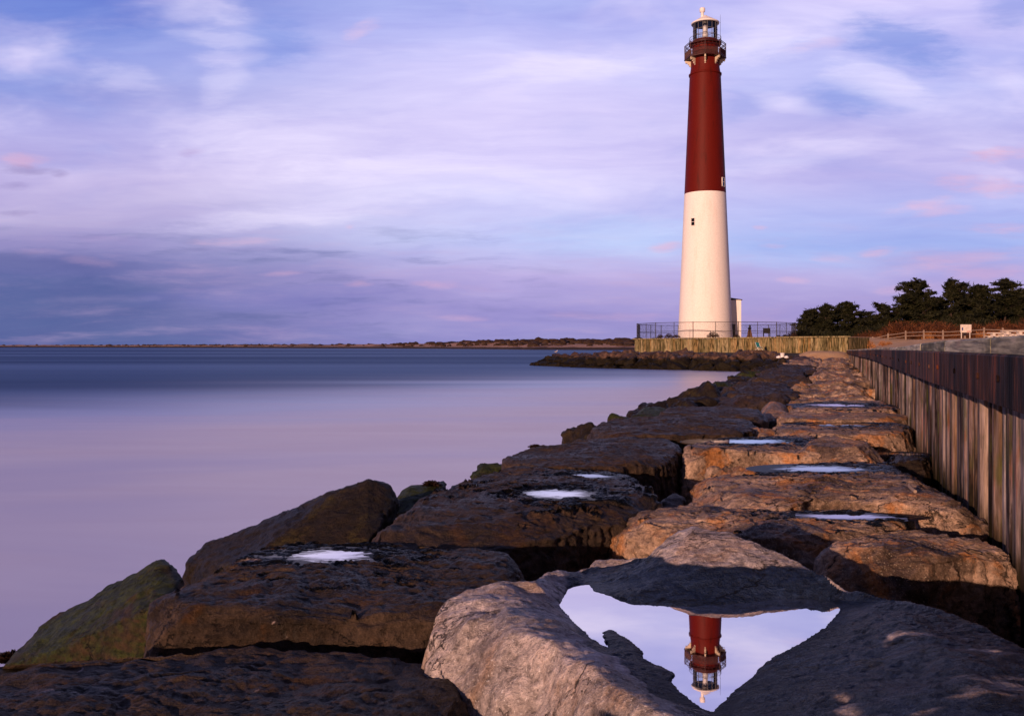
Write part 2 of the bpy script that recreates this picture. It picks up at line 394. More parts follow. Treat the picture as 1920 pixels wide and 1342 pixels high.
def puddle_mat(name='still_water', thin=0.0):
    m, nt, out = new_mat(name)
    geo = nt.n('ShaderNodeNewGeometry').outputs['Position']
    n = nt.noise(nt.mapping(geo, scale=(1, 2.5, 1)), 9, 3, 0.5)
    g = nt.n('ShaderNodeBsdfGlossy'); g.inputs['Color'].default_value = (0.88, 0.85, 0.88, 1); g.inputs['Roughness'].default_value = 0.012
    nt.put(g.inputs['Normal'], nt.bump(n, 0.012, 0.002))
    d = nt.n('ShaderNodeBsdfDiffuse'); d.inputs['Color'].default_value = (0.012, 0.013, 0.018, 1)
    mx = nt.n('ShaderNodeMixShader'); mx.inputs[0].default_value = 0.90
    if thin:
        ed = nt.n('ShaderNodeAttribute', attribute_name='edge').outputs['Fac']
        st = nt.noise(nt.mapping(geo, rot=(0, 0, 0.15), scale=(5, 16, 1)), 1.0, 6, 0.7, 0.6)
        e2 = nt.math('ADD', ed, nt.math('MULTIPLY', nt.math('SUBTRACT', st, 0.5), 2.1))
        nt.put(mx.inputs[0], nt.rng(e2, 0.32, 0.92, thin, 0.10))
    nt.t.links.new(d.outputs[0], mx.inputs[1]); nt.t.links.new(g.outputs[0], mx.inputs[2])
    nt.t.links.new(mx.outputs[0], out.inputs[0])
    return m
M['puddle'] = puddle_mat()
M['puddle2'] = puddle_mat('shallow_water', 0.96)
M['film'] = puddle_mat('water_film', 0.80)

def sea_mat():
    m, nt, out = new_mat('long_exposure_water')
    pos = nt.n('ShaderNodeNewGeometry').outputs['Position']
    x, y, z = nt.sep(pos)
    # open channel beyond, mist of broken surf nearer the rocks
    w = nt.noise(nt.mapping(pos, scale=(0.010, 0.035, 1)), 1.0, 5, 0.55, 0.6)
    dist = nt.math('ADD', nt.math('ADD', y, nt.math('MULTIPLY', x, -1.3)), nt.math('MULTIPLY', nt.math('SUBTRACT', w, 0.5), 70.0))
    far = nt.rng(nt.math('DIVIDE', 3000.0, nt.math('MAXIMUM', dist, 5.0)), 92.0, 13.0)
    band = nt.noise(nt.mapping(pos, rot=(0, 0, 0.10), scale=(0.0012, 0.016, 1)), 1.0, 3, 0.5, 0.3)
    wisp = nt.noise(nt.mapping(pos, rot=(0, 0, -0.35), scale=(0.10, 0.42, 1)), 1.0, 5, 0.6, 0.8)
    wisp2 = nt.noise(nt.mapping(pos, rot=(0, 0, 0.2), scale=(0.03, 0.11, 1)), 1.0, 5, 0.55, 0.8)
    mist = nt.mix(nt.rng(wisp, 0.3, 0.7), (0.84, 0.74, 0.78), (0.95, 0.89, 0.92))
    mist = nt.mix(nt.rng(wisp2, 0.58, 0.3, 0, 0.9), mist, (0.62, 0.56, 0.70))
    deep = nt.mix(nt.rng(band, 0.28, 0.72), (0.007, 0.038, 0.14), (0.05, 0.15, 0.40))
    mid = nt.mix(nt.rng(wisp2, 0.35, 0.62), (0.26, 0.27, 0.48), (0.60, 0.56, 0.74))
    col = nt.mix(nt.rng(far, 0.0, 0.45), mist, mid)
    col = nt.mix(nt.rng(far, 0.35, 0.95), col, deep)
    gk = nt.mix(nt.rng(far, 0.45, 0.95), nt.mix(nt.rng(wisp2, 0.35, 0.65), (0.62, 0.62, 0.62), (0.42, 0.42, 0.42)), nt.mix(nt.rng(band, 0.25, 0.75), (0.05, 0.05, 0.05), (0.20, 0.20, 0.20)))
    rough = nt.math('SUBTRACT', 0.43, nt.math('MULTIPLY', nt.rng(far, 0.0, 0.40), 0.13))
    n = nt.noise(nt.mapping(pos, scale=(0.5, 1.2, 1)), 1.0, 4, 0.5)
    g = nt.n('ShaderNodeBsdfGlossy'); nt.put(g.inputs['Color'], nt.mix(nt.rng(far, 0.1, 0.9), nt.mix(nt.rng(wisp2, 0.3, 0.7), (0.93, 0.87, 0.88), (1.0, 0.95, 0.93)), (0.80, 0.90, 1.0))); nt.put(g.inputs['Roughness'], rough)
    nt.put(g.inputs['Normal'], nt.bump(n, 0.04, 0.05))
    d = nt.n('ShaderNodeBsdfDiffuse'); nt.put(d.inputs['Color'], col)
    mx = nt.n('ShaderNodeMixShader'); nt.put(mx.inputs[0], gk)
    nt.t.links.new(d.outputs[0], mx.inputs[1]); nt.t.links.new(g.outputs[0], mx.inputs[2])
    nt.t.links.new(mx.outputs[0], out.inputs[0])
    return m
M['sea'] = sea_mat()

def plank_mat(name, ca, cb, cc, green=0.3, dark_z=None, rust=0.0, contrast=1.0, grain=(22, 22, 1.8), grain2=(5, 5, 0.9)):
    """weathered timber: grain along local z, a tone per board (object random), run-off streaks"""
    m, nt, out = new_mat(name)
    tc = nt.n('ShaderNodeTexCoord').outputs['Object']
    pos = nt.n('ShaderNodeNewGeometry').outputs['Position']
    oi = nt.n('ShaderNodeObjectInfo').outputs['Random']
    at = nt.n('ShaderNodeAttribute', attribute_name='tone').outputs['Fac']
    rv = nt.math('FRACT', nt.math('ADD', oi, at))
    off = nt.comb(nt.math('MULTIPLY', rv, 37.0), nt.math('MULTIPLY', rv, 11.0), 0.0)
    v = nt.vmath('ADD', pos, off)
    g1 = nt.noise(nt.mapping(v, scale=grain), 1.0, 7, 0.65, 0.3)
    g2 = nt.noise(nt.mapping(v, scale=grain2), 1.0, 5, 0.6, 0.2)
    g3 = nt.noise(v, 2.0, 5, 0.6)
    col = nt.ramp(rv, [(0.0, ca), (0.18, tuple(c * 0.45 for c in ca)), (0.40, cb), (0.62, cc), (0.78, (cc[0] * 0.75, cc[1] * 0.55, cc[2] * 0.35)), (1.0, ca)])
    col = nt.mix(nt.rng(g2, 0.48, 0.66, 0, 0.75), col, cc)
    col = nt.mix(nt.rng(g2, 0.50, 0.36, 0, 0.95 * contrast), col, tuple(c * 0.16 for c in ca))
    k = nt.rng(g1, 0.32, 0.68, 0.2, 1.8, smooth=False)
    col = nt.mix(1.0, col, nt.comb(k, k, k), 'MULTIPLY')
    if green:
        col = nt.mix(nt.math('MULTIPLY', nt.rng(g3, 0.50, 0.68), green), col, (0.075, 0.085, 0.018))
    if rust:
        col = nt.mix(nt.math('MULTIPLY', nt.rng(g2, 0.54, 0.66), rust), col, (0.23, 0.055, 0.012))
    if dark_z is not None:
        zz = nt.math('ADD', nt.sep(pos)[2], nt.math('MULTIPLY', nt.math('SUBTRACT', g2, 0.5), 0.9))
        dk = nt.rng(zz, dark_z + 0.35, dark_z - 0.15)
        col = nt.mix(nt.math('MULTIPLY', dk, 0.9), col, (0.010, 0.010, 0.005))
    principled(nt, out, col, nt.rng(g1, 0.3, 0.7, 0.5, 0.8), nt.bump(nt.math('ADD', g1, g2), 0.6, 0.02), spec=0.06)
    return m
M['plank'] = plank_mat('weathered_pile_timber', (0.052, 0.033, 0.026), (0.14, 0.105, 0.095), (0.30, 0.265, 0.26), green=0.6, dark_z=1.15, rust=0.55)
M['waler'] = plank_mat('tarred_timber', (0.010, 0.007, 0.007), (0.030, 0.017, 0.014), (0.10, 0.052, 0.040), green=0.0, rust=0.55, contrast=1.0)
M['cap'] = plank_mat('grey_green_timber', (0.40, 0.39, 0.26), (0.50, 0.47, 0.34), (0.56, 0.53, 0.40), green=0.35, rust=0.3, contrast=0.7, grain=(1.2, 1.2, 30), grain2=(0.9, 0.9, 5))
M['palegreen'] = plank_mat('greenish_bulkhead_timber', (0.16, 0.135, 0.060), (0.24, 0.21, 0.10), (0.34, 0.29, 0.16), green=0.25, rust=0.3, contrast=0.9)

def sand_mat(name, a, b, grass=0.0):
    m, nt, out = new_mat(name)
    pos = nt.n('ShaderNodeNewGeometry').outputs['Position']
    n = nt.noise(pos, 0.5, 8, 0.65); n2 = nt.noise(pos, 9, 5, 0.7)
    col = nt.mix(nt.rng(n, 0.35, 0.65), a, b)
    k = nt.rng(n2, 0.3, 0.7, 0.75, 1.2, smooth=False)
    col = nt.mix(1.0, col, nt.comb(k, k, k), 'MULTIPLY')
    if grass:
        n3 = nt.noise(nt.mapping(pos, loc=(30, 4, 0), scale=(1, 0.4, 1)), 0.035, 8, 0.7)
        col = nt.mix(nt.rng(n3, 0.50, 0.58, 0, grass), col, (0.13, 0.052, 0.022))
        zz = nt.math('ADD', nt.sep(pos)[2], nt.math('MULTIPLY', n, 0.8))
        col = nt.mix(nt.rng(zz, 2.3, 1.8, 0, 0.95), col, (0.018, 0.014, 0.013))
    principled(nt, out, col, 0.9, nt.bump(n2, 0.5, 0.05), spec=0.2)
    return m
M['sand'] = sand_mat('beach_sand', (0.54, 0.33, 0.16), (0.66, 0.44, 0.23))
M['dune'] = sand_mat('dune_sand', (0.42, 0.22, 0.12), (0.52, 0.32, 0.21), grass=0.8)
M['mud'] = plain_mat('rubble_core', (0.008, 0.007, 0.006), 0.9, 0.3)

def paint_mat(name, c, dirt, rough=0.55, dirt_k=0.3, stretch=(1, 1, 0.15), scale=1.2):
    m, nt, out = new_mat(name)
    tc = nt.n('ShaderNodeTexCoord').outputs['Object']
    n = nt.noise(nt.mapping(tc, scale=stretch), scale, 7, 0.6)
    n2 = nt.noise(tc, 6, 5, 0.6)
    col = nt.mix(nt.rng(n, 0.50, 0.72, 0, dirt_k), c, dirt)
    k = nt.rng(n2, 0.3, 0.7, 0.9, 1.08, smooth=False)
    col = nt.mix(1.0, col, nt.comb(k, k, k), 'MULTIPLY')
    principled(nt, out, col, rough, nt.bump(n2, 0.15, 0.02), spec=0.12)
    return m
M['white'] = paint_mat('white_paint', (0.80, 0.78, 0.75), (0.66, 0.54, 0.46), dirt_k=0.3)
M['red'] = paint_mat('dark_red_paint', (0.105, 0.0070, 0.0036), (0.050, 0.006, 0.004), dirt_k=0.75)
M['frame'] = plain_mat('grey_lantern_metal', (0.13, 0.125, 0.13), 0.5)
M['iron'] = plain_mat('dark_red_ironwork', (0.050, 0.009, 0.008), 0.5)
M['metal'] = plain_mat('dark_metal', (0.018, 0.017, 0.020), 0.5)
M['cream'] = plain_mat('cream_paint', (0.52, 0.44, 0.32), 0.5, 0.1)
M['roof'] = plain_mat('dark_roofing', (0.035, 0.028, 0.028), 0.7)
M['pane'] = plain_mat('dark_pane', (0.006, 0.006, 0.008), 0.15)
M['teal'] = plain_mat('teal_canvas', (0.010, 0.20, 0.22), 0.7)
M['whiteplastic'] = plain_mat('white_plastic', (0.78, 0.76, 0.74), 0.4, 0.08)
M['concrete'] = plain_mat('pale_concrete', (0.60, 0.55, 0.50), 0.8, 0.2, 6)
M['rail'] = plain_mat('silvered_rail_wood', (0.26, 0.195, 0.15), 0.8, 0.3, 3)
M['bark'] = plain_mat('pine_bark', (0.035, 0.022, 0.016), 0.9, 0.4, 5, bump=0.6)
M['bronze'] = plain_mat('dark_bronze', (0.012, 0.012, 0.012), 0.5)
M['pedestal'] = plain_mat('brown_stone_pedestal', (0.13, 0.065, 0.035), 0.8)
M['gullwhite'] = plain_mat('white_feathers', (0.75, 0.74, 0.72), 0.8, 0.05)
M['gullgrey'] = plain_mat('grey_feathers', (0.25, 0.25, 0.28), 0.8, 0.1)
M['blue'] = plain_mat('blue_print', (0.03, 0.05, 0.20), 0.6)
M['pinkprint'] = plain_mat('red_print', (0.45, 0.14, 0.12), 0.6)

def leaf_mat(name, a, b):
    m, nt, out = new_mat(name)
    tc = nt.n('ShaderNodeTexCoord').outputs['Object']
    n = nt.noise(tc, 1.1, 4, 0.6); n2 = nt.noise(tc, 14, 2, 0.5)
    col = nt.mix(nt.rng(n, 0.35, 0.65), a, b)
    k = nt.rng(n2, 0.3, 0.7, 0.5, 1.5, smooth=False)
    col = nt.mix(1.0, col, nt.comb(k, k, k), 'MULTIPLY')
    principled(nt, out, col, 0.7, spec=0.2)
    return m
M['needle'] = leaf_mat('pine_needles', (0.005, 0.007, 0.003), (0.022, 0.024, 0.008))
M['scrub'] = leaf_mat('russet_twigs', (0.045, 0.016, 0.008), (0.17, 0.062, 0.022))
M['drygrass'] = leaf_mat('dry_grass', (0.26, 0.10, 0.03), (0.42, 0.20, 0.07))
M['farscrub'] = leaf_mat('far_scrub', (0.020, 0.012, 0.008), (0.055, 0.031, 0.018))
M['weed'] = leaf_mat('seaweed', (0.010, 0.006, 0.004), (0.035, 0.018, 0.012))

def glass_mat():
    m, nt, out = new_mat('lantern_glass')
    t = nt.n('ShaderNodeBsdfTransparent'); t.inputs[0].default_value = (0.86, 0.88, 0.90, 1)
    g = nt.n('ShaderNodeBsdfGlossy'); g.inputs['Roughness'].default_value = 0.03
    fr = nt.n('ShaderNodeFresnel'); fr.inputs[0].default_value = 1.35
    mx = nt.n('ShaderNodeMixShader'); nt.put(mx.inputs[0], fr.outputs[0])
    nt.t.links.new(t.outputs[0], mx.inputs[1]); nt.t.links.new(g.outputs[0], mx.inputs[2])
    nt.t.links.new(mx.outputs[0], out.inputs[0])
    return m
M['glass'] = glass_mat()

# ================================================================== stones
PUDDLES = []
def puddle_sheet(c, rx, ry, rot, zp, label, seed):
    n, rings = 48, 14
    v, e = [(0, 0, 0)], [0.0]
    for j in range(1, rings + 1):
        q = 1.35 * j / rings
        for k in range(n):
            a = 2 * math.pi * k / n
            x, y = rx * q * math.cos(a), ry * q * math.sin(a)
            v.append((x * math.cos(rot) - y * math.sin(rot), x * math.sin(rot) + y * math.cos(rot), 0)); e.append(q)
    t = [(0, 1 + k, 1 + (k + 1) % n) for k in range(n)]
    for j in range(rings - 1):
        for k in range(n):
            a, b = 1 + j * n + k, 1 + j * n + (k + 1) % n
            t += [(a, a + n, b + n), (a, b + n, b)]
    film = 'film' in label or 'hollow' in label or 'dim' in label or 'bluish' in label
    me = np_mesh('rain_puddle', np.array(v), tris=np.array(t), mats=[M['film' if film else 'puddle2']], attr={'edge': np.array(e)})
    o = link(bpy.data.objects.new('rain_puddle', me)); o.location = (c[0], c[1], zp)
    tag(o, label, 'puddle', 'rain puddles on the jetty stones')
    return o

def finish_rock(name, v, quads, tris, mat, label, group, seed, amp=1.0, wet=None, cat='boulder', step=1.0, keep=None, fine=1.0):
    """noise, ledges and grain along the normals, then one mesh object with its origin at the base"""
    n = normals(v, quads, tris)
    s = seed * 13.7
    w = np.ones(len(v)) if keep is None else keep
    big = fbm(v * 1.1 + s, 3) * 0.038
    mid = fbm(v * np.array([3.5, 3.5, 5.0]) + s, 4, gain=0.55) * 0.015
    fin = fbm(v * np.array([14, 14, 20]) + s, 4, gain=0.65) * 0.0085 * fine
    rid = (1 - np.abs(fbm(v * np.array([2.2, 2.6, 6.0]) + s + 5, 3))) ** 3
    f = fbm(np.column_stack([v[:, 0] * 0.9, v[:, 1] * 1.5, v[:, 2] * 3.0]) + s + 9, 3) * 2.6
    fl = np.floor(f); ledge = (fl + sstep(0.0, 0.13, f - fl) - f) * 0.013 * step
    sd2 = 1 - np.clip(np.abs(n[:, 2]) * 1.4, 0, 1)
    f2 = fbm(v * np.array([2.6, 2.6, 1.6]) + s + 21, 3) * 2.4; g2 = np.floor(f2)
    frac = (g2 + sstep(0, 0.10, f2 - g2) - f2 * 0.6) * 0.035 * sd2 * step
    ledge = ledge + frac
    disp = ((big + mid - 0.012 * rid + ledge) * w + fin * (0.35 + 0.65 * w)) * amp
    v = v + n * disp[:, None]
    c = np.array([v[:, 0].mean(), v[:, 1].mean(), v[:, 2].min()])
    me = np_mesh(name, v - c, quads, tris, [mat], attr={'wet': np.zeros(len(v)) if wet is None else wet})
    o = link(bpy.data.objects.new(name, me)); o.location = c
    tag(o, label, cat, group)
    return o

def slab(label, pts, z, bottom, mat, seed, dome=0.03, bev=0.09, flare=0.06, na=220, nr=110, chips=16, chip=0.10, amp=1.0, puddles=(), step=1.0, group='armour stones of the jetty', name='boulder'):
    """a quarried block: pts = its top face as the photo shows it, laid on the level z"""
    w = np.array([PZ(q[0], q[1], q[2] if len(q) > 2 else z) for q in pts])
    w2 = np.roll(w, -1, 0); c1 = 0.78 * w + 0.22 * w2; c2 = 0.22 * w + 0.78 * w2     # one corner cut
    w = np.stack([c1, c2], 1).reshape(-1, 3)
    bev *= 0.55
    cen = np.array([0.5 * (w[:, 0].min() + w[:, 0].max()), 0.5 * (w[:, 1].min() + w[:, 1].max())])
    sx, sy = np.ptp(w[:, 0]) / 2, np.ptp(w[:, 1]) / 2
    dense = np.concatenate([w + (np.roll(w, -1, 0) - w) * t for t in np.linspace(0, 0.95, 20)])
    a = np.arctan2((dense[:, 1] - cen[1]) / sy, (dense[:, 0] - cen[0]) / sx)
    r = np.hypot((dense[:, 0] - cen[0]) / sx, (dense[:, 1] - cen[1]) / sy)
    o = np.argsort(a); a, r, ze = a[o], r[o], dense[o, 2]
    th = np.linspace(-math.pi, math.pi, na, endpoint=False)
    R = np.interp(th, a, r, period=2 * math.pi); ZE = np.interp(th, a, ze, period=2 * math.pi)
    bx, by = np.cos(th) * R * sx, np.sin(th) * R * sy
    rm = np.hypot(bx, by)
    zc = w[:, 2].mean() + dome
    rings = []
    n1, n2, n3 = int(nr * .55), int(nr * .15), int(nr * .3)
    tb = 1 - np.minimum(bev / rm, 0.5)
    for i in range(n1):
        t = (0.015 + 0.985 * (i / (n1 - 1)) ** 0.8)
        rings.append((t * tb, ZE + (zc - ZE) * (1 - (t * tb) ** 2)))
    for i in range(1, n2 + 1):
        q = i / n2 * math.pi / 2
        rings.append((tb + (1 - tb) * math.sin(q), ZE + (zc - ZE) * (1 - tb ** 2) - bev * (1 - math.cos(q))))
    zs0 = rings[-1][1]
    for i in range(1, n3 + 1):
        q = i / n3
        rings.append((1 + (flare * q ** 0.8) / rm, zs0 + (bottom - zs0) * q))
    v = np.concatenate([np.column_stack([cen[0] + bx * t, cen[1] + by * t, zz]) for t, zz in rings])
    nrg = len(rings)
    v = np.vstack([v, [[cen[0], cen[1], zc]], [[cen[0], cen[1], bottom]]])
    i0 = np.arange(nrg - 1)[:, None] * na; k = np.arange(na)[None]; k2 = (k + 1) % na
    quads = np.stack([i0 + k, i0 + na + k, i0 + na + k2, i0 + k2], -1).reshape(-1, 4)
    ka = np.arange(na); kb = (ka + 1) % na
    tris = np.concatenate([np.column_stack([np.full(na, nrg * na), ka, kb]), np.column_stack([np.full(na, nrg * na + 1), (nrg - 1) * na + kb, (nrg - 1) * na + ka])])
    rs = np.random.RandomState(seed)
    for q in range(chips):
        an = rs.uniform(0, 2 * math.pi); el = rs.uniform(0.1, 1.15)
        nn = np.array([math.cos(an) * math.cos(el), math.sin(an) * math.cos(el), math.sin(el)])
        dd = v @ nn; d = dd.max() - chip * rs.uniform(0.3, 1.2)
        v = v - np.maximum(0, dd - d)[:, None] * nn * 0.97
    keep = np.ones(len(v)); wet = np.zeros(len(v)); sheets = []
    for (px, py, rx, ry, rot, lab) in puddles:
        top = v[:, 2] > zc - 0.5
        c = PZ(px, py, z)
        dx, dy = v[:, 0] - c[0], v[:, 1] - c[1]
        ex, ey = dx * math.cos(rot) + dy * math.sin(rot), -dx * math.sin(rot) + dy * math.cos(rot)
        rag = fbm(v * np.array([5.0, 7.0, 0]) + seed, 4, gain=0.65)
        rr = np.hypot(ex / rx, ey / ry) * (1 + 0.75 * rag)
        loc = v[:, 2][np.argmin(np.hypot(dx, dy) + np.where(top, 0, 9))]
        zp = loc - 0.012
        kk = sstep(1.9, 1.15, rr) * sstep(zp - 0.11, zp - 0.03, v[:, 2])
        tgt = zp + 0.016 * np.clip(rr ** 2 - 1, -1, 1.5) + 0.002 * rag
        v[:, 2] = v[:, 2] * (1 - kk) + tgt * kk
        keep = keep * (1 - 0.97 * kk)
        wet = np.maximum(wet, sstep(2.0, 1.05, rr) * sstep(zp - 0.11, zp - 0.03, v[:, 2]))
        sheets.append((c, rx, ry, rot, zp, lab))
    ob = finish_rock(name, v, quads, tris, mat, label, group, seed, amp, wet, step=step, keep=keep)
    for i, (c, rx, ry, rot, zp, lab) in enumerate(sheets): puddle_sheet(c, rx, ry, rot, zp, lab, seed + i)
    return ob

def hull_mesh(points, cut=0.07, smooth=3, maxcuts=26):
    bm = bmesh.new()
    for p in points: bm.verts.new(p)
    r = bmesh.ops.convex_hull(bm, input=bm.verts)
    for g in r['geom_interior']:
        if isinstance(g, bmesh.types.BMVert) and g.is_valid and not g.link_faces: bm.verts.remove(g)
    for _ in range(4):
        lng = [e for e in bm.edges if e.calc_length() > cut * 4]
        if not lng: break
        bmesh.ops.subdivide_edges(bm, edges=lng, cuts=1)
        bmesh.ops.triangulate(bm, faces=bm.faces)
    for _ in range(3):
        lng = [e for e in bm.edges if e.calc_length() > cut]
        if not lng or len(bm.verts) > 14000: break
        bmesh.ops.subdivide_edges(bm, edges=lng, cuts=1)
        bmesh.ops.triangulate(bm, faces=bm.faces)
    bm.verts.index_update(); bm.verts.ensure_lookup_table()
    v = np.array([q.co[:] for q in bm.verts]); t = np.array([[q.index for q in f.verts] for f in bm.faces])
    bm.free()
    e = np.concatenate([t[:, [0, 1]], t[:, [1, 2]], t[:, [2, 0]]])
    for _ in range(smooth):
        s = np.zeros_like(v); cnt = np.zeros(len(v))
        np.add.at(s, e[:, 0], v[e[:, 1]]); np.add.at(cnt, e[:, 0], 1)
        v = 0.4 * v + 0.6 * s / cnt[:, None]
    return v, t

def hull_rock(label, points, mat, seed, cut=0.06, smooth=3, amp=1.0, group='armour stones of the jetty', name='boulder', step=1.0):
    v, t = hull_mesh(points, cut, smooth)
    return finish_rock(name, v, None, t, mat, label, group, seed, amp, step=step)
# ================================================================== the stones in front
WX, WY, WK = 3.76, 6.8, 0.357             # the timber wall runs through (WX, WY) with slope WK
def wall_x(y): return WX + WK * (y - WY)

def tps(ctrl, q, lam=0.0002):
    c = ctrl[:, :2]; n = len(c)
    def U(r2): return np.where(r2 > 1e-12, r2 * np.log(r2 + 1e-12), 0)
    K = U(((c[:, None] - c[None]) ** 2).sum(-1)) + lam * np.eye(n)
    Pm = np.column_stack([np.ones(n), c]); A = np.block([[K, Pm], [Pm.T, np.zeros((3, 3))]])
    w = np.linalg.solve(A, np.concatenate([ctrl[:, 2], np.zeros(3)]))
    out = np.zeros(len(q))
    for i in range(0, len(q), 20000):
        qq = q[i:i + 20000]
        out[i:i + 20000] = U(((qq[:, None] - c[None]) ** 2).sum(-1)) @ w[:n] + w[n] + qq @ w[n + 1:]
    return out

def poly_dist(q, poly):            # signed distance, positive outside
    d = np.full(len(q), 1e9); ins = np.zeros(len(q), bool)
    for a, b in zip(poly, np.roll(poly, -1, 0)):
        ab = b - a; t = np.clip(((q - a) @ ab) / (ab @ ab), 0, 1)
        d = np.minimum(d, np.hypot(*(q - a - t[:, None] * ab).T))
        cond = (a[1] > q[:, 1]) != (b[1] > q[:, 1])
        xi = (b[0] - a[0]) * (q[:, 1] - a[1]) / (b[1] - a[1] + 1e-12) + a[0]
        ins ^= cond & (q[:, 0] < xi)
    return np.where(ins, -d, d)

def hero():
    ZP = 1.30
    shore = [(1047, 1134), (1065, 1103), (1086, 1097), (1106, 1095), (1112, 1107), (1145, 1117), (1181, 1128), (1240, 1135), (1300, 1137), (1408, 1129), (1464, 1123), (1554, 1121), (1574, 1140), (1563, 1163), (1515, 1197), (1436, 1242), (1420, 1258), (1392, 1280), (1355, 1316), (1337, 1334), (1313, 1326), (1285, 1302), (1254, 1278), (1266, 1266), (1238, 1248), (1206, 1237), (1208, 1223), (1179, 1199), (1145, 1178), (1129, 1185), (1139, 1213), (1107, 1197), (1072, 1161)]
    C = [(x, y, ZP + 0.004) for x, y in shore]
    C += [(1300, 1180, 1.23), (1400, 1180, 1.23), (1200, 1172, 1.24), (1320, 1250, 1.25), (1480, 1150, 1.25), (1130, 1150, 1.26), (1330, 1295, 1.27), (1260, 1220, 1.25), (1430, 1215, 1.25), (1090, 1122, 1.27), (1120, 1165, 1.26), (1080, 1112, 1.275)]
    C += [(1163, 1196, 1.318), (1188, 1215, 1.322), (1203, 1233, 1.315), (1240, 1254, 1.312)]
    C += [(885, 1100, 1.40), (940, 1094, 1.41), (1000, 1091, 1.40), (1020, 1074, 1.375), (1060, 1068, 1.36), (1100, 1068, 1.33), (1130, 1048, 1.355), (1165, 1062, 1.345), (1140, 1085, 1.32)]
    C += [(830, 1130, 1.36), (800, 1186, 1.27), (870, 1168, 1.365), (960, 1186, 1.40), (1030, 1208, 1.415), (1100, 1247, 1.43), (1170, 1292, 1.43), (1232, 1334, 1.42)]
    C += [(950, 1135, 1.405), (1030, 1140, 1.365), (1060, 1180, 1.365), (1110, 1212, 1.365), (1160, 1252, 1.365), (1220, 1298, 1.355), (1265, 1312, 1.34), (1050, 1105, 1.315)]
    FACE = [(830, 1212, 4.40), (870, 1228, 4.29), (930, 1262, 4.03), (1000, 1310, 3.83), (1060, 1345, 3.58), (1150, 1400, 3.22), (960, 1330, 3.86), (1060, 1410, 3.42), (1160, 1480, 3.0), (890, 1290, 4.10), (820, 1250, 4.34), (860, 1330, 4.15), (980, 1420, 3.70), (1060, 1500, 3.30)]
    C += [(1340, 1362, 1.335), (1300, 1420, 1.36), (1400, 1420, 1.37), (1330, 1520, 1.40), (1200, 1400, 1.45), (1130, 1440, 1.42), (1200, 1560, 1.42)]  # near lip out of view, heightened to throw shade on the hump
    C += [(1490, 1235, 1.325), (1610, 1150, 1.335), (1650, 1130, 1.34), (1672, 1166, 1.405), (1725, 1203, 1.455), (1790, 1245, 1.495), (1860, 1300, 1.51), (1960, 1380, 1.52),
          (1700, 1130, 1.36), (1790, 1152, 1.385), (1850, 1176, 1.405), (1925, 1214, 1.425), (1640, 1250, 1.42), (1550, 1300, 1.41), (1700, 1300, 1.47), (1450, 1320, 1.365), (1900, 1330, 1.50), (1600, 1345, 1.43), (1500, 1440, 1.41), (1800, 1480, 1.50), (2050, 1330, 1.46)]
    C += [(1215, 1042, 1.41), (1250, 1010, 1.50), (1300, 991, 1.555), (1360, 1000, 1.545), (1430, 1025, 1.50), (1505, 1057, 1.43), (1555, 1096, 1.36), (1300, 1060, 1.435), (1380, 1075, 1.41), (1230, 1085, 1.37), (1460, 1092, 1.365), (1300, 1105, 1.35), (1400, 1112, 1.335)]
    W3 = np.array([PZ(*c) for c in C])
    back = [(PZ(1300, 991, 1.555)[0], 6.1, 1.30), (PZ(1430, 1025, 1.5)[0], 5.95, 1.28), (PZ(1215, 1042, 1.41)[0], 5.9, 1.24)]
    W3 = np.vstack([W3, back, [P(*f) for f in FACE]])
    outl = [(797, 1190, 1.27), (828, 1130, 1.36), (868, 1104, 1.40), (940, 1090, 1.41), (1002, 1087, 1.40), (1022, 1071, 1.375), (1062, 1064, 1.36), (1104, 1060, 1.335), (1110, 1044, 1.355), (1150, 1043, 1.355), (1182, 1052, 1.36), (1215, 1037, 1.41), (1248, 1006, 1.50), (1300, 986, 1.556), (1360, 995, 1.546), (1432, 1021, 1.50), (1506, 1053, 1.43), (1556, 1093, 1.36), (1592, 1113, 1.33), (1700, 1125, 1.36), (1790, 1147, 1.385), (1850, 1171, 1.405), (1925, 1208, 1.425), (2040, 1262, 1.44), (2150, 1500, 1.42), (1900, 1760, 1.35), (1400, 1800, 1.3), (1200, 1700, 1.3)]
    poly = np.array([PZ(*o)[:2] for o in outl] + [P(*f)[:2] for f in ((1100, 1540, 3.15), (1000, 1460, 3.60), (860, 1345, 4.12), (818, 1255, 4.33))])
    nx, ny = 440, 470
    x0, x1 = poly[:, 0].min() - 0.42, poly[:, 0].max() + 0.42
    y0, y1 = poly[:, 1].min() - 0.42, poly[:, 1].max() + 0.42
    gx, gy = np.meshgrid(np.linspace(x0, x1, nx), np.linspace(y0, y1, ny))
    q = np.column_stack([gx.ravel(), gy.ravel()])
    sd = poly_dist(q, poly) + 0.02 * fbm(np.column_stack([q * 3.5, np.zeros(len(q))]), 3)
    z = tps(W3, q)
    # broken planes between the measured points, so that the stone keeps its creases
    from mathutils.geometry import delaunay_2d_cdt
    pv, _, pf, *_r = delaunay_2d_cdt([Vector(p_[:2]) for p_ in W3], [], [], 0, 1e-6)
    zz_ = np.array([W3[np.argmin(np.hypot(W3[:, 0] - p_[0], W3[:, 1] - p_[1])), 2] for p_ in pv])
    zl = np.full(len(q), np.nan)
    jit = np.column_stack([fbm(np.column_stack([q * 3, 0 * z]), 3), fbm(np.column_stack([q * 3, 0 * z + 5]), 3)]) * 0.035
    qj = q + jit
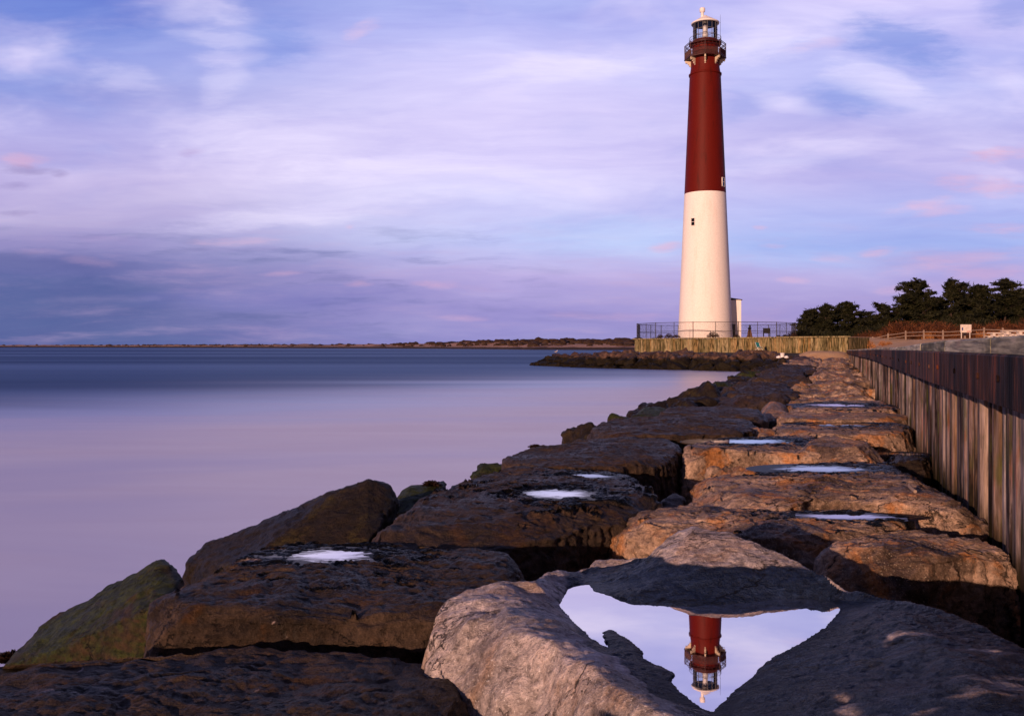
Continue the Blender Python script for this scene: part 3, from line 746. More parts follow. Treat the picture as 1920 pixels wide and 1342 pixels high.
    for f_ in pf:
        a_, b_, c_ = [np.array(pv[k_][:2]) for k_ in f_]
        dt = (b_[0] - a_[0]) * (c_[1] - a_[1]) - (c_[0] - a_[0]) * (b_[1] - a_[1])
        if abs(dt) < 1e-9: continue
        l1 = ((b_[0] - qj[:, 0]) * (c_[1] - qj[:, 1]) - (c_[0] - qj[:, 0]) * (b_[1] - qj[:, 1])) / dt
        l2 = ((c_[0] - qj[:, 0]) * (a_[1] - qj[:, 1]) - (a_[0] - qj[:, 0]) * (c_[1] - qj[:, 1])) / dt
        l3 = 1 - l1 - l2; m_ = (l1 >= -1e-6) & (l2 >= -1e-6) & (l3 >= -1e-6)
        zl[m_] = (l1 * zz_[f_[0]] + l2 * zz_[f_[1]] + l3 * zz_[f_[2]])[m_]
    zl = np.where(np.isnan(zl), z, zl)
    z = 0.30 * z + 0.70 * np.clip(zl, z - 0.06, z + 0.06)
    # spread the rim of the block into a fall
    fall = np.maximum(sd + 0.035, 0)
    z = z - np.where(fall < 0.06, fall ** 2 / 0.06 * 0.9, (fall - 0.03) * 3.8 )
    p3 = np.column_stack([q, z])
    rag = fbm(np.column_stack([q[:, 0] * 5, q[:, 1] * 9, z * 0]) + 3, 5, gain=0.6)
    near = np.exp(-((z - ZP) / 0.035) ** 2)
    near = np.maximum(near, sstep(0.10, -0.02, poly_dist(q, np.array([PZ(x, y, ZP)[:2] for x, y in shore]))))
    n = fbm(np.column_stack([q * 1.7, z * 2]) + 31, 3) * 0.016 + fbm(np.column_stack([q[:, 0] * 7, q[:, 1] * 7, z * 12]) + 7, 5, gain=0.6) * 0.010
    # fine foliation that runs towards the pool
    fol = np.abs(fbm(np.column_stack([q[:, 0] * 2.2 + q[:, 1] * 1.2, q[:, 1] * 17 - q[:, 0] * 9, z * 4]) + 11, 4, gain=0.6)) * 0.007
    z = z + (n * (1 - 0.75 * near) + rag * 0.0016 * near) - fol * np.where(z < ZP + 0.13, 0.8, 0.35)
    sw = poly_dist(q, np.array([PZ(x, y, ZP)[:2] for x, y in shore])) + 0.006 * fbm(np.column_stack([q * 22, 0 * z]), 3, gain=0.6) + 0.008 * fbm(np.column_stack([q * 7, 0 * z]), 2)
    z = np.where(sw < 0, np.minimum(z, ZP - 0.001 + 0.45 * np.maximum(sw, -0.15)), np.where(sw < 0.13, np.maximum(z, ZP + 0.0015 + 0.16 * np.minimum(sw, 0.12) * sstep(0.13, 0.06, sw)), z))
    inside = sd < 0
    wet = sstep(ZP + 0.165, ZP + 0.075, z + 0.03 * fbm(np.column_stack([q * 4, z * 0]), 3)) * (sd < -0.02)  # wet margin, carried up the hump to paint in its cast shadow
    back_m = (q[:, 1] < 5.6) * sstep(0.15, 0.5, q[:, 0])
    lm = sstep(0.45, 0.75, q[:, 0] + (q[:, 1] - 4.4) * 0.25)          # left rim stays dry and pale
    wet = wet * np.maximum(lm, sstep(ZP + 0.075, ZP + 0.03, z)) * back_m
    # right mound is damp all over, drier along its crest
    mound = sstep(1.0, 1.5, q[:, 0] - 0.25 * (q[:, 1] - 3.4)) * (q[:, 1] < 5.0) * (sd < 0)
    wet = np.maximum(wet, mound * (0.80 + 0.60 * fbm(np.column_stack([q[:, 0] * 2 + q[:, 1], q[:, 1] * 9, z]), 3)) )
    z = np.maximum(z, 0.45)
    v = np.column_stack([q, z])
    i = np.arange(ny - 1)[:, None] * nx + np.arange(nx - 1)[None]
    quads = np.stack([i, i + 1, i + nx + 1, i + nx], -1).reshape(-1, 4)
    ok = (sd[quads] < 0.37).all(1)
    quads = quads[ok]
    used = np.unique(quads); mp = np.full(len(v), -1); mp[used] = np.arange(len(used))
    v = v[used]; wet = np.clip(wet[used], 0, 1); quads = mp[quads]
    n_ = normals(v, quads)
    steep = 1 - np.clip(n_[:, 2], 0, 1)
    v = v + n_ * (steep * (fbm(v * np.array([3, 3, 4.5]) + 77, 4) * 0.035))[:, None]
    c = np.array([v[:, 0].mean(), v[:, 1].mean(), v[:, 2].min()])
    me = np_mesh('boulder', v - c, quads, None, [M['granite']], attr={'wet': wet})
    o = link(bpy.data.objects.new('boulder', me)); o.location = c
    tag(o, 'big grey granite boulder in front holding the large pool that mirrors the tower', 'boulder', 'armour stones of the jetty')
    pts = np.array([PZ(x, y, ZP)[:2] for x, y in shore]); ce = pts.mean(0)
    bpt = np.array([ce + (p_ - ce) * (1 + 0.05 / np.linalg.norm(p_ - ce)) for p_ in pts])     # its convex outline; the rock hides the rest
    hull = []
    for p_ in sorted(map(tuple, bpt)):
        while len(hull) > 1 and (hull[-1][0] - hull[-2][0]) * (p_[1] - hull[-2][1]) - (hull[-1][1] - hull[-2][1]) * (p_[0] - hull[-2][0]) <= 0: hull.pop()
        hull.append(p_)
    up_ = []
    for p_ in sorted(map(tuple, bpt), reverse=True):
        while len(up_) > 1 and (up_[-1][0] - up_[-2][0]) * (p_[1] - up_[-2][1]) - (up_[-1][1] - up_[-2][1]) * (p_[0] - up_[-2][0]) <= 0: up_.pop()
        up_.append(p_)
    pts = np.array(hull[:-1] + up_[:-1])
    vv = np.vstack([[0, 0, 0], np.column_stack([pts - ce, np.zeros(len(pts))])]); k = len(pts)
    t = np.array([(0, 1 + j, 1 + (j + 1) % k) for j in range(k)])
    pm = np_mesh('rain_puddle', vv, tris=t, mats=[M['puddle']])
    po = link(bpy.data.objects.new('rain_puddle', pm)); po.location = (ce[0], ce[1], ZP)
    tag(po, 'large still pool in the front boulder mirroring the lighthouse top', 'puddle', 'rain puddles on the jetty stones')
hero()

# ---- left file
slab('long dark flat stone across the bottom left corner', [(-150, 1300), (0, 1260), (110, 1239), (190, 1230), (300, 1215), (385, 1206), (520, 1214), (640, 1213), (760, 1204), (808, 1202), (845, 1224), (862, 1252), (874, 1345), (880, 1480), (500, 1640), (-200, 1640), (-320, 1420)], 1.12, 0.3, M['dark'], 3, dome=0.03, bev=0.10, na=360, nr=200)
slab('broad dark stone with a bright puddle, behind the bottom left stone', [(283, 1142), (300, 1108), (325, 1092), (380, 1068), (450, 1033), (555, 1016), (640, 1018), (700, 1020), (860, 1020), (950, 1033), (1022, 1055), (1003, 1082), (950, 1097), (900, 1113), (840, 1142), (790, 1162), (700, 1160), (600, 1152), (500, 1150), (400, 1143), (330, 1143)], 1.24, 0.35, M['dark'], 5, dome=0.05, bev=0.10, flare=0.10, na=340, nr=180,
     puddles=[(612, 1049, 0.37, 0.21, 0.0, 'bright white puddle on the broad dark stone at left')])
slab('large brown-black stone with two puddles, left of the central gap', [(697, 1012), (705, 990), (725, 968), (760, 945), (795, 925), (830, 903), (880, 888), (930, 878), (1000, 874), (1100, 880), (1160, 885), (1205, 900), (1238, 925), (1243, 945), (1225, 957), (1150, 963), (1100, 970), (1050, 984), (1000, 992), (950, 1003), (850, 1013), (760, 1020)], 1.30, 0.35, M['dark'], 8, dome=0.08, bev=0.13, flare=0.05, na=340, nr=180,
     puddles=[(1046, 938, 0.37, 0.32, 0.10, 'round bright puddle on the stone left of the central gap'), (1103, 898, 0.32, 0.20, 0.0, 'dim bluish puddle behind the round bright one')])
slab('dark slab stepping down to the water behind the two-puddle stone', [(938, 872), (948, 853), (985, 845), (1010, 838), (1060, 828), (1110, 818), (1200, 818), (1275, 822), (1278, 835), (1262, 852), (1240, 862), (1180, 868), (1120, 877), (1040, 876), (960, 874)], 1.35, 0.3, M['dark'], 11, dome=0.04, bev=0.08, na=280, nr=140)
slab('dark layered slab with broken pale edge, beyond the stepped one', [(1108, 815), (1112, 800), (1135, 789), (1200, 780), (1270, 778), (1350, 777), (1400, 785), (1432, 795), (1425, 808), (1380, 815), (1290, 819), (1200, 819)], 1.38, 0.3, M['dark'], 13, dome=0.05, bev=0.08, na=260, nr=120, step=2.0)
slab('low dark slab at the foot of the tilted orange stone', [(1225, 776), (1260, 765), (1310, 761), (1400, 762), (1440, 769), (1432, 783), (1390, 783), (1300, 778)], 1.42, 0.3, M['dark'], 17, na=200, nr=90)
# ---- right file
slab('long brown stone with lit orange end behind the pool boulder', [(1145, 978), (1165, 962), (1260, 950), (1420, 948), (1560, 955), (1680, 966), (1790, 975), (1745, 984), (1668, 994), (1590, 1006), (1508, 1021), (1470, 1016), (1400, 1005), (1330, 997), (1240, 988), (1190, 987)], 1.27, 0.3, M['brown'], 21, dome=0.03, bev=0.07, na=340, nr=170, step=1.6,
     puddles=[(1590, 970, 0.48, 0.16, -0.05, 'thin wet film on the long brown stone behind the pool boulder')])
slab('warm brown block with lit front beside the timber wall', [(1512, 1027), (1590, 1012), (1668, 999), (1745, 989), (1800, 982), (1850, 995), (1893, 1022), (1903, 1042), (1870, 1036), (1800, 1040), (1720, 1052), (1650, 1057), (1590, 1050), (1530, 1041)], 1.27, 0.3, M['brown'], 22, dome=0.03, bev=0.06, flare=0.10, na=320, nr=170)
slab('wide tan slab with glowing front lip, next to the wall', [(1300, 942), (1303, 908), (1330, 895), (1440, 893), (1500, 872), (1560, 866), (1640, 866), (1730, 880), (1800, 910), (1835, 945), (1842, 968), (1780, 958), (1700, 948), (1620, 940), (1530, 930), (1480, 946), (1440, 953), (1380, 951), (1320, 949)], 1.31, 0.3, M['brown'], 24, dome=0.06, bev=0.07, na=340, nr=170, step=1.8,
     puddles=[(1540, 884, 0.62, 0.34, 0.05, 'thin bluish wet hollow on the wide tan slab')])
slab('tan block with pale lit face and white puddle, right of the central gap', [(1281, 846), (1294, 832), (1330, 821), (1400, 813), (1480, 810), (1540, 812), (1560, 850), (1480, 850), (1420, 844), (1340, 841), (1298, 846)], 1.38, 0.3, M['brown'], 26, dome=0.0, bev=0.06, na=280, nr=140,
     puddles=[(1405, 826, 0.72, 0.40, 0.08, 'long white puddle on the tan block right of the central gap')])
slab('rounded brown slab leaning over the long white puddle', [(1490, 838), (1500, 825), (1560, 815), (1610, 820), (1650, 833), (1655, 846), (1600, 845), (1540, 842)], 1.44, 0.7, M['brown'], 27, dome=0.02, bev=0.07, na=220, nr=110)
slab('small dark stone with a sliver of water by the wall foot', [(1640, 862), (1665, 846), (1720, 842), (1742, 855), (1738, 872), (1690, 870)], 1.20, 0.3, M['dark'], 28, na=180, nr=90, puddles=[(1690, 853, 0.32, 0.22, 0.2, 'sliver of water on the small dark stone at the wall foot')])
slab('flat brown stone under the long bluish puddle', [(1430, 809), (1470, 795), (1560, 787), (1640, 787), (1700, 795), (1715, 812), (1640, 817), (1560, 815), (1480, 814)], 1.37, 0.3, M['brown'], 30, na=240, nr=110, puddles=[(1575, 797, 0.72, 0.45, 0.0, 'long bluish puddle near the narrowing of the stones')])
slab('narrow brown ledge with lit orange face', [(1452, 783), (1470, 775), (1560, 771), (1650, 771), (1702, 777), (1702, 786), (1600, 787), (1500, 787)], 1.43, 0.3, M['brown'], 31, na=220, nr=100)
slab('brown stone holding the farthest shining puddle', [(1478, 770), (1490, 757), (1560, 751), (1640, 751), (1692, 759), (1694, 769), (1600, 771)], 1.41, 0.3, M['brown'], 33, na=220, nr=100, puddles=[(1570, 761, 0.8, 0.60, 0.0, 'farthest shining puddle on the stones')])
slab('low dark stone wedged at the wall foot beside the brown ledge', [(1655, 818), (1690, 800), (1730, 806), (1738, 830), (1690, 842)], 1.12, 0.3, M['black'], 34, na=140, nr=70)

def HP(*a): return [tuple(P(*q)) for q in a]
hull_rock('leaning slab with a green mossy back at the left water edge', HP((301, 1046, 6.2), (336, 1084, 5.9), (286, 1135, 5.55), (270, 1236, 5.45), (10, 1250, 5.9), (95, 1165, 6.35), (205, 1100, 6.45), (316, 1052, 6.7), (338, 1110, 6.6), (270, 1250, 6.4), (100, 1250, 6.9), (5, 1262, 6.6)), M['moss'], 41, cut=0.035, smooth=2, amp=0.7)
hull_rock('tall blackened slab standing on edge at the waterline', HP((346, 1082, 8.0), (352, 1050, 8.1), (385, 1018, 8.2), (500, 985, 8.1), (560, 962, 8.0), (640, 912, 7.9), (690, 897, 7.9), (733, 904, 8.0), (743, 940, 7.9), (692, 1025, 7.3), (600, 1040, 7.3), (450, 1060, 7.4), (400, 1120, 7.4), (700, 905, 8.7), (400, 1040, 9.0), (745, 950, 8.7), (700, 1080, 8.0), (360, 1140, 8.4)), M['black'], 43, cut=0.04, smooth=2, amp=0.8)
hull_rock('tilted triangular stone with a warm lit face in the central gap', HP((1447, 751, 19.5), (1425, 792, 18.4), (1488, 786, 18.4), (1470, 757, 20.4), (1432, 762, 20.6), (1490, 800, 19.6), (1420, 812, 19.2)), M['brown'], 44, cut=0.09)
hull_rock('small dark stone low in the central gap', HP((1243, 935, 9.2), (1265, 925, 9.4), (1285, 938, 9.2), (1278, 960, 8.9), (1248, 962, 8.9), (1262, 945, 9.9), (1260, 990, 9.2)), M['dark'], 45, cut=0.05)
hull_rock('green weedy stone behind the tall blackened slab', HP((742, 937, 9.6), (760, 915, 9.8), (792, 916, 9.8), (835, 902, 10.0), (832, 925, 9.6), (780, 960, 9.2), (740, 970, 9.3), (790, 930, 10.8)), M['moss'], 47, cut=0.06)
hull_rock('small round weedy stone behind the stepped dark slab', HP((985, 848, 13.6), (992, 838, 13.8), (1012, 835, 13.9), (1028, 842, 13.6), (1020, 862, 13.2), (985, 866, 13.3), (1005, 846, 14.6)), M['moss'], 48, cut=0.08)
hull_rock('green mossy stone at the waterline beyond the layered slab', HP((1180, 782, 19.0), (1205, 766, 19.5), (1235, 761, 20), (1262, 770, 19.6), (1262, 792, 18.6), (1190, 800, 18.4), (1225, 775, 21.4)), M['moss'], 49, cut=0.1)
hull_rock('low black stone against the bottom left edge of the picture', HP((-40, 1262, 5.9), (0, 1252, 6.0), (45, 1240, 6.2), (60, 1262, 5.8), (-30, 1300, 5.5), (50, 1290, 5.6), (0, 1270, 6.8)), M['black'], 50, cut=0.05)

# ---- seaweed tufts, driftwood stick
def weed_tuft(px, py, d, r, label, seed):
    rs = random.Random(seed); mb = MB(); c = Vector(P(px, py, d))
    for k in range(420):
        a = rs.uniform(0, 2 * math.pi); e = rs.uniform(0.05, 1.4); q = rs.uniform(0.4, 1.0) * r
        dv = Vector((math.cos(a) * math.cos(e) * 1.5, math.sin(a) * math.cos(e), math.sin(e) * 0.75))
        p0 = dv * q * 0.5; p1 = dv * q; s = dv.cross(Vector((rs.uniform(-1, 1), rs.uniform(-1, 1), 1))).normalized() * r * 0.10
        mb.add([p0 - s, p0 + s, p1 + s * 0.8 + Vector((0, 0, -0.1 * r)), p1 - s * 0.6], [(0, 1, 2, 3)])
    o = mb.build('seaweed_tuft', M['weed']); o.location = c
    tag(o, label, 'seaweed', 'seaweed tufts on the stones')
weed_tuft(808, 910, 9.8, 0.085, 'dark seaweed tuft on the green weedy stone', 1)
weed_tuft(22, 1238, 6.1, 0.10, 'dark seaweed tuft at the left picture edge', 2)
weed_tuft(1003, 839, 13.8, 0.08, 'dark seaweed tuft on the small round weedy stone', 3)
mb = MB(); c = PZ(1711, 924, 1.36)
mb.tube([(-0.02, -0.10, 0.015), (0, 0, 0.02), (0.012, 0.09, 0.03), (0.03, 0.13, 0.05)], [0.016, 0.019, 0.017, 0.010], 7)
o = mb.build('driftwood_stick', M['rail']); o.location = c + np.array([0, 0, 0.015]); tag(o, 'short pale driftwood stick lying on the wide tan slab', 'stick')

# ================================================================== the stones farther out
def proto_rocks(n, mat, size, seed, cut):
    out = []
    for k in range(n):
        rs = np.random.RandomState(seed + k)
        pts = []
        for _ in range(16):
            q = rs.normal(size=3); q /= np.linalg.norm(q)
            q = np.sign(q) * np.abs(q) ** 0.55           # blocky
            pts.append(q * np.array(size) * rs.uniform(0.8, 1.1, 3))
        v, t = hull_mesh(pts, cut * 0.75, 1)
        nn = normals(v, None, t)
        f_ = fbm(v * np.array([1.6, 1.6, 3.4]) + k * 7, 3) * 2.4; fl_ = np.floor(f_)
        disp = fbm(v * 1.6 + k * 9, 3) * 0.07 + fbm(v * np.array([5, 5, 9]) + k, 4) * 0.035 + (fl_ + sstep(0, .15, f_ - fl_) - f_) * 0.05
        v = v + nn * disp[:, None]
        out.append(np_mesh('boulder', v, None, t, [mat], attr={'wet': np.zeros(len(v))}))
    return out
rs = random.Random(11)
flat = proto_rocks(7, M['brown'], (1.30, 0.95, 0.50), 100, 0.13)
flatd = proto_rocks(5, M['dark'], (1.30, 0.95, 0.50), 200, 0.13)
lump = proto_rocks(6, M['black'], (0.75, 0.70, 0.55), 300, 0.12)
lumpm = proto_rocks(3, M['moss'], (0.75, 0.70, 0.55), 350, 0.12)
farp = proto_rocks(10, M['far'], (1.05, 0.95, 0.75), 400, 0.16)
wall_dir = math.atan2(1, WK)
def put(me, x, y, z, s, rz, label, group, tilt=0.12):
    o = link(bpy.data.objects.new('boulder', me))
    o.location = (x, y, z); o.scale = s if isinstance(s, tuple) else (s, s, s)
    o.rotation_euler = (rs.uniform(-tilt, tilt), rs.uniform(-tilt, tilt), rz)
    return tag(o, label, 'boulder', group)
# rows of slabs along the foot of the wall
y = 24.3
while y < 93:
    step = rs.uniform(1.7, 2.3)
    for off, wdt in ((1.25, 1.0), (3.7, 1.0)):
        k = rs.uniform(0.92, 1.12)
        left = off > 3
        me = rs.choice(flatd if left and y < 60 else flat)
        top = 1.33 + rs.uniform(-0.10, 0.10) + (y - 24) * 0.0035
        put(me, wall_x(y) - off + rs.uniform(-0.15, 0.15), y + rs.uniform(-0.3, 0.3) + (0.6 if left else 0), top - 0.45, (k * (1.02 if left else 0.98), k * rs.uniform(0.95, 1.2), 0.95), -math.pi / 2 + wall_dir + rs.uniform(-0.15, 0.15) + rs.choice((0, math.pi)),
            'dark flat stone in the distant left row along the water' if left and y < 60 else ('flat brown stone in the distant row along the water, near the jetty bend' if left else 'flat brown stone in the distant row at the foot of the timber wall'), 'flat stones of the distant left row' if left and y < 60 else ('flat stones of the left row near the bend' if left else 'flat stones of the row along the wall'), tilt=0.05)
    y += step
# rubble and wedge stones in the gaps
rub = proto_rocks(5, M['brown'], (0.34, 0.28, 0.20), 500, 0.06)
rubd = proto_rocks(4, M['dark'], (0.34, 0.28, 0.20), 520, 0.06)
for i in range(40):
    y = 8.5 + 60 * (i / 39) ** 1.5 + rs.uniform(-.5, .5); off = rs.choice((2.55, 2.45, 2.6, 0.22, 4.9)) + rs.uniform(-.2, .2)
    put(rs.choice(rub if off < 3 and rs.random() < .6 else rubd), wall_x(y) - off, y, 0.86 + rs.uniform(-.12, .22) + min(.12, y * .002), rs.uniform(.6, 1.25), rs.uniform(0, 6.28), 'small wedge stone lodged in the dark gaps between the flat stones', 'small wedge stones in the gaps', tilt=.6)
# the slope that falls to the water on the left
y = 13.5
while y < 92:
    for j in range(2 if y < 34 else 1):
        off = 5.4 + j * 0.95 + rs.uniform(-0.2, 0.3)
        if y < 19 and j == 0: continue
        me = rs.choice(lumpm) if rs.random() < (0.35 if y < 34 else 0.12) else rs.choice(lump)
        put(me, wall_x(y) - off, y + rs.uniform(-0.5, 0.5), 0.72 - j * 0.45 + rs.uniform(-0.12, 0.15) + min(0.15, (y - 13) * 0.004), rs.uniform(0.75, 1.15), rs.uniform(0, 6.28),
            'dark angular boulder on the slope between the flat stones and the water', 'dark boulders along the water edge', tilt=0.5)
    y += rs.uniform(1.3, 1.8) * (1.0 if y < 40 else 1.35)
# the far jetty below the lighthouse
A0 = np.array([27.0, 91.0]); A1 = np.array([17.4, 102.0]); A2 = np.array([9.0, 110.5]); A3 = np.array([2.4, 125.0])
front = [A0, A1, A2, A3]
def front_at(s):
    s = s * 3; i = min(2, int(s)); return front[i] + (front[i + 1] - front[i]) * (s - i)
JT = []
for tier, (back_off, zt, n, sc) in enumerate([(0.6, 0.15, 33, 1.0), (2.0, 0.75, 31, 1.08), (3.7, 1.20, 29, 1.08), (6.0, 1.30, 26, 1.12), (8.6, 1.45, 22, 1.12), (10.4, 1.60, 18, 1.05)]):
    for i in range(n):
        s = (i + rs.uniform(0.1, 0.9)) / n
        if tier >= 4 and (s > 0.74 or s < 0.16): continue
        if tier == 3 and s > 0.86: continue
        f = front_at(s)
        zz = zt - (0.55 * max(0, s - 0.82) / 0.18 if tier >= 1 else 0)
        x, yy = f[0] + back_off * 0.75, f[1] + back_off * 0.66
        top = tier >= 3
        put(rs.choice(farp), x + rs.uniform(-.25, .25), yy + rs.uniform(-.3, .3), zz - 0.25 + rs.uniform(-0.15, 0.2), (sc * rs.uniform(.75, 1.25), sc * rs.uniform(.75, 1.2), sc * rs.uniform(.6, 1.05)), rs.uniform(0, 6.28),
            'pinkish brown boulder heaped below the plank bulkhead' if top else 'black wet boulder on the waterside face of the far jetty', 'dry boulders heaped below the bulkhead' if top else 'wet boulders of the far jetty', tilt=0.5)
hull_rock('flat topped boulder carrying the teal folding chair', [(x_ + cx_, y_ + cy_, z_) for cx_, cy_ in [tuple(P(1423, 655.5, 108)[:2])] for x_, y_, z_ in ((-.9, -.8, 2.17), (.9, -.7, 2.17), (.8, .9, 2.17), (-.8, .8, 2.17), (-1.1, -1.0, 1.2), (1.1, -1, 1.2), (1, 1.1, 1.2), (-1, 1.1, 1.2))], M['far'], 63, cut=0.2, smooth=2, amp=0.4)
hull_rock('rounded boulder with the gull at the tip of the far jetty', HP((1034, 663, 128), (1048, 661, 128.5), (1056, 666, 128), (1050, 675, 127), (1034, 675, 127), (1044, 668, 130)), M['far'], 61, cut=0.25, name='boulder')
hull_rock('smooth reddish boulder right of the white bucket', HP((1470, 677, 76), (1495, 668, 77), (1512, 667, 77), (1525, 676, 76), (1500, 682, 75), (1475, 682, 75), (1500, 672, 79)), M['far'], 62, cut=0.18)
# rubble core under the stones, so that no water shows between them
ys = np.linspace(-2, 100, 60); rows = []
for yy in ys:
    wx = wall_x(yy)
    rows += [(wx + 0.3, yy, 0.62), (wx - 2.5, yy, 0.62), (wx - 4.6, yy, 0.50), (wx - 7.2, yy, -0.8)]
v = np.array(rows); i = np.arange(59)[:, None] * 4 + np.arange(3)[None]
q = np.stack([i, i + 4, i + 5, i + 1], -1).reshape(-1, 4)
o = link(bpy.data.objects.new('shore_ground', np_mesh('shore_ground', v, q, mats=[M['mud']]))); tag(o, kind='structure')
rows = []
for s in np.linspace(0, 1, 30):
    f = front_at(s); e = 0.5 * max(0, s - .8) / .2
    for b, z in ((-0.6, -0.9), (1.2, 0.1), (3.0, 0.65), (6.5, 0.95), (9, 1.4), (13.5, 1.85)):
        tk = min(1.0, max(0.0, (0.92 - s) / 0.25)); zz_ = -0.9 + (z - e + 0.9) * (1 if b < 5 else tk)
        rows.append((f[0] + b * 0.75, f[1] + b * 0.66, zz_ - (0.9 * max(0, s - .9) / .1)))
v = np.array(rows); i = np.arange(29)[:, None] * 6 + np.arange(5)[None]
q = np.stack([i, i + 1, i + 7, i + 6], -1).reshape(-1, 4)
o = link(bpy.data.objects.new('jetty_ground', np_mesh('jetty_ground', v, q, mats=[M['mud']]))); tag(o, kind='structure')

# low sand bank where the stones meet the end of the timber wall
gx_, gy_ = np.meshgrid(np.linspace(-1, 1, 30), np.linspace(-1, 1, 30)); r_ = np.hypot(gx_, gy_)
v = np.column_stack([(32.6 + gx_ * 4.2 + gy_ * 1.2).ravel(), (94.5 + gy_ * 6.5).ravel(), (1.25 + 0.85 * sstep(1.0, 0.35, r_) + 0.10 * gy_ + 0.05 * fbm(np.column_stack([gx_.ravel() * 4, gy_.ravel() * 4, 0 * gx_.ravel()]), 3).reshape(r_.shape)).ravel()])
i = np.arange(29)[:, None] * 30 + np.arange(29)[None]
o = link(bpy.data.objects.new('sand_bank_ground', np_mesh('sand_bank_ground', v, np.stack([i, i + 1, i + 31, i + 30], -1).reshape(-1, 4), mats=[M['sand']]))); tag(o, kind='structure')
# ================================================================== water and land
def sheet(name, x0, x1, y0, y1, z, m):
    v = np.array([(x0, y0, z), (x1, y0, z), (x1, y1, z), (x0, y1, z)])
    o = link(bpy.data.objects.new(name, np_mesh(name, v, np.array([[0, 1, 2, 3]]), mats=[m], smooth=False)))
    return tag(o, kind='structure')
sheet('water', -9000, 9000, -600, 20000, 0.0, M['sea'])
sheet('seabed', -9000, 9000, -600, 20000, -3.0, M['mud'])

# far shore: low sand spit with dunes
sh = [(-900, 1700), (0, 1560), (300, 1250), (560, 960), (800, 800), (1000, 600), (1230, 540), (1500, 520), (1900, 520)]
spx = np.array([s[0] for s in sh]); sd_ = np.array([s[1] for s in sh])
def shore_d(px): return np.interp(px, spx, sd_)
pxs = np.linspace(-900, 1900, 420); offs = np.array([-6, 0, 5, 10, 22, 40, 60, 85, 115, 150, 200, 300, 900])
gx, go = np.meshgrid(pxs, offs)
dd = shore_d(gx) + go
X = (gx - 960) / F * dd
hump = fbm(np.column_stack([X.ravel() * 0.012, go.ravel() * 0.02, 0 * X.ravel()]) + 3.3, 4).reshape(X.shape)
Z = np.interp(go, [-6, 0, 5, 10, 22, 60, 115, 300, 900], [-1, -0.1, 1.3, 1.5, 1.8, 2.9, 4.1, 4.2, 3.5])
rise = np.interp(gx, [-900, 600, 830, 900, 960, 1100, 1200, 1900], [0.75, 0.75, 0.9, 1.2, 1.15, 1.25, 1.2, 1.2])
Z = np.where(go > 8, Z * rise + np.maximum(0, (go - 15) / 100).clip(0, 1) * (hump * 1.7 + 0.3), Z)
v = np.column_stack([X.ravel(), dd.ravel(), Z.ravel()])
n = len(pxs); i = np.arange(len(offs) - 1)[:, None] * n + np.arange(n - 1)[None]
o = link(bpy.data.objects.new('far_shore_ground', np_mesh('far_shore_ground', v, np.stack([i, i + 1, i + n + 1, i + n], -1).reshape(-1, 4), mats=[M['dune']]))); tag(o, kind='structure')
r2 = np.random.RandomState(5)
ico = bmesh.new(); bmesh.ops.create_icosphere(ico, subdivisions=2, radius=1.0)
iv = np.array([q.co[:] for q in ico.verts]); it = np.array([[q.index for q in f.verts] for f in ico.faces]); ico.free()
VV, TT, nb = [], [], 0
for k in range(1500):
    px = r2.uniform(-200, 1260)
    go_ = r2.choice([45, 80, 115, 150]) + r2.uniform(-20, 25)
    dens = np.interp(px, [-200, 0, 60, 100, 200, 300, 430, 520, 570, 700, 760, 850, 1000, 1260], [.25, .35, .2, .15, .5, .85, .85, .5, .2, .3, .9, 1, .9, 1])
    if r2.rand() > dens or (go_ < 95 and r2.rand() < 0.6): continue
    d = shore_d(px) + go_; x = (px - 960) / F * d
    zg = np.interp(go_, [0, 22, 60, 115, 300], [0, 1.6, 2.8, 4.0, 4.2]) * np.interp(px, [-900, 600, 830, 900, 1900], [0.75, 0.75, 0.9, 1.2, 1.2])
    s = r2.uniform(0.8, 2.3) * (0.7 if go_ < 95 else 1.0) * np.interp(px, [0, 700, 800, 960, 1200], [0.9, 0.9, 1.35, 1.6, 1.7])
    w = iv * (1 + 0.45 * perlin(iv * 2.3 + k * 3.1))[:, None] * np.array([s * r2.uniform(1, 2.2), s, s * r2.uniform(.6, 1.0)]) + np.array([x, d, zg + 0.2 * s])
    VV.append(w); TT.append(it + nb); nb += len(w)
o = link(bpy.data.objects.new('shore_scrub', np_mesh('shore_scrub', np.vstack(VV), tris=np.vstack(TT), mats=[M['farscrub']]))); tag(o, 'dark scrub along the dunes of the far shore', 'scrub', kind='stuff')

# bulkhead line below the lighthouse
B0 = np.array([37.0, 100.0]); B1 = np.array([18.4, 136.0])
bd = (B1 - B0); BL = np.linalg.norm(bd); bd = bd / BL; bn = np.array([bd[1], -bd[0]])     # bn points inland (+x,+y)
if bn[0] < 0: bn = -bn
# sandy ground right of the timber wall
def land_z(x, y):
    s = x - wall_x(y)
    base = 2.58 + 0.0075 * np.clip(y - 12, 0, 110) + 0.0 * s
    near_w = np.interp(y, [6, 12, 17, 26, 40, 100, 130], [2.72, 2.70, 2.62, 2.58, 2.52, 2.16, 2.3])
    base = near_w + (base - near_w) * sstep(0, 9, s) * sstep(14, 40, y)
    base = base + 0.014 * np.clip(s - 3, 0, 40) * sstep(70, 120, y) + 0.25 * fbm(np.column_stack([x * 0.12, y * 0.12, 0 * x]), 3) * sstep(2, 8, s) * sstep(40, 80, y)
    # the sandy gap between wall end and bulkhead slopes down to the stones
    gap = sstep(97.5, 101, y) * sstep(5.0, 0.5, s + (y - 100) * 0.5)
    return base - gap * 0.35
ys = np.concatenate([np.linspace(0.5, 60, 70), np.linspace(61, 135, 100), np.linspace(138, 420, 40)])
ss = np.concatenate([np.linspace(0.12, 12, 36), np.linspace(13, 90, 50), np.linspace(95, 400, 20)])
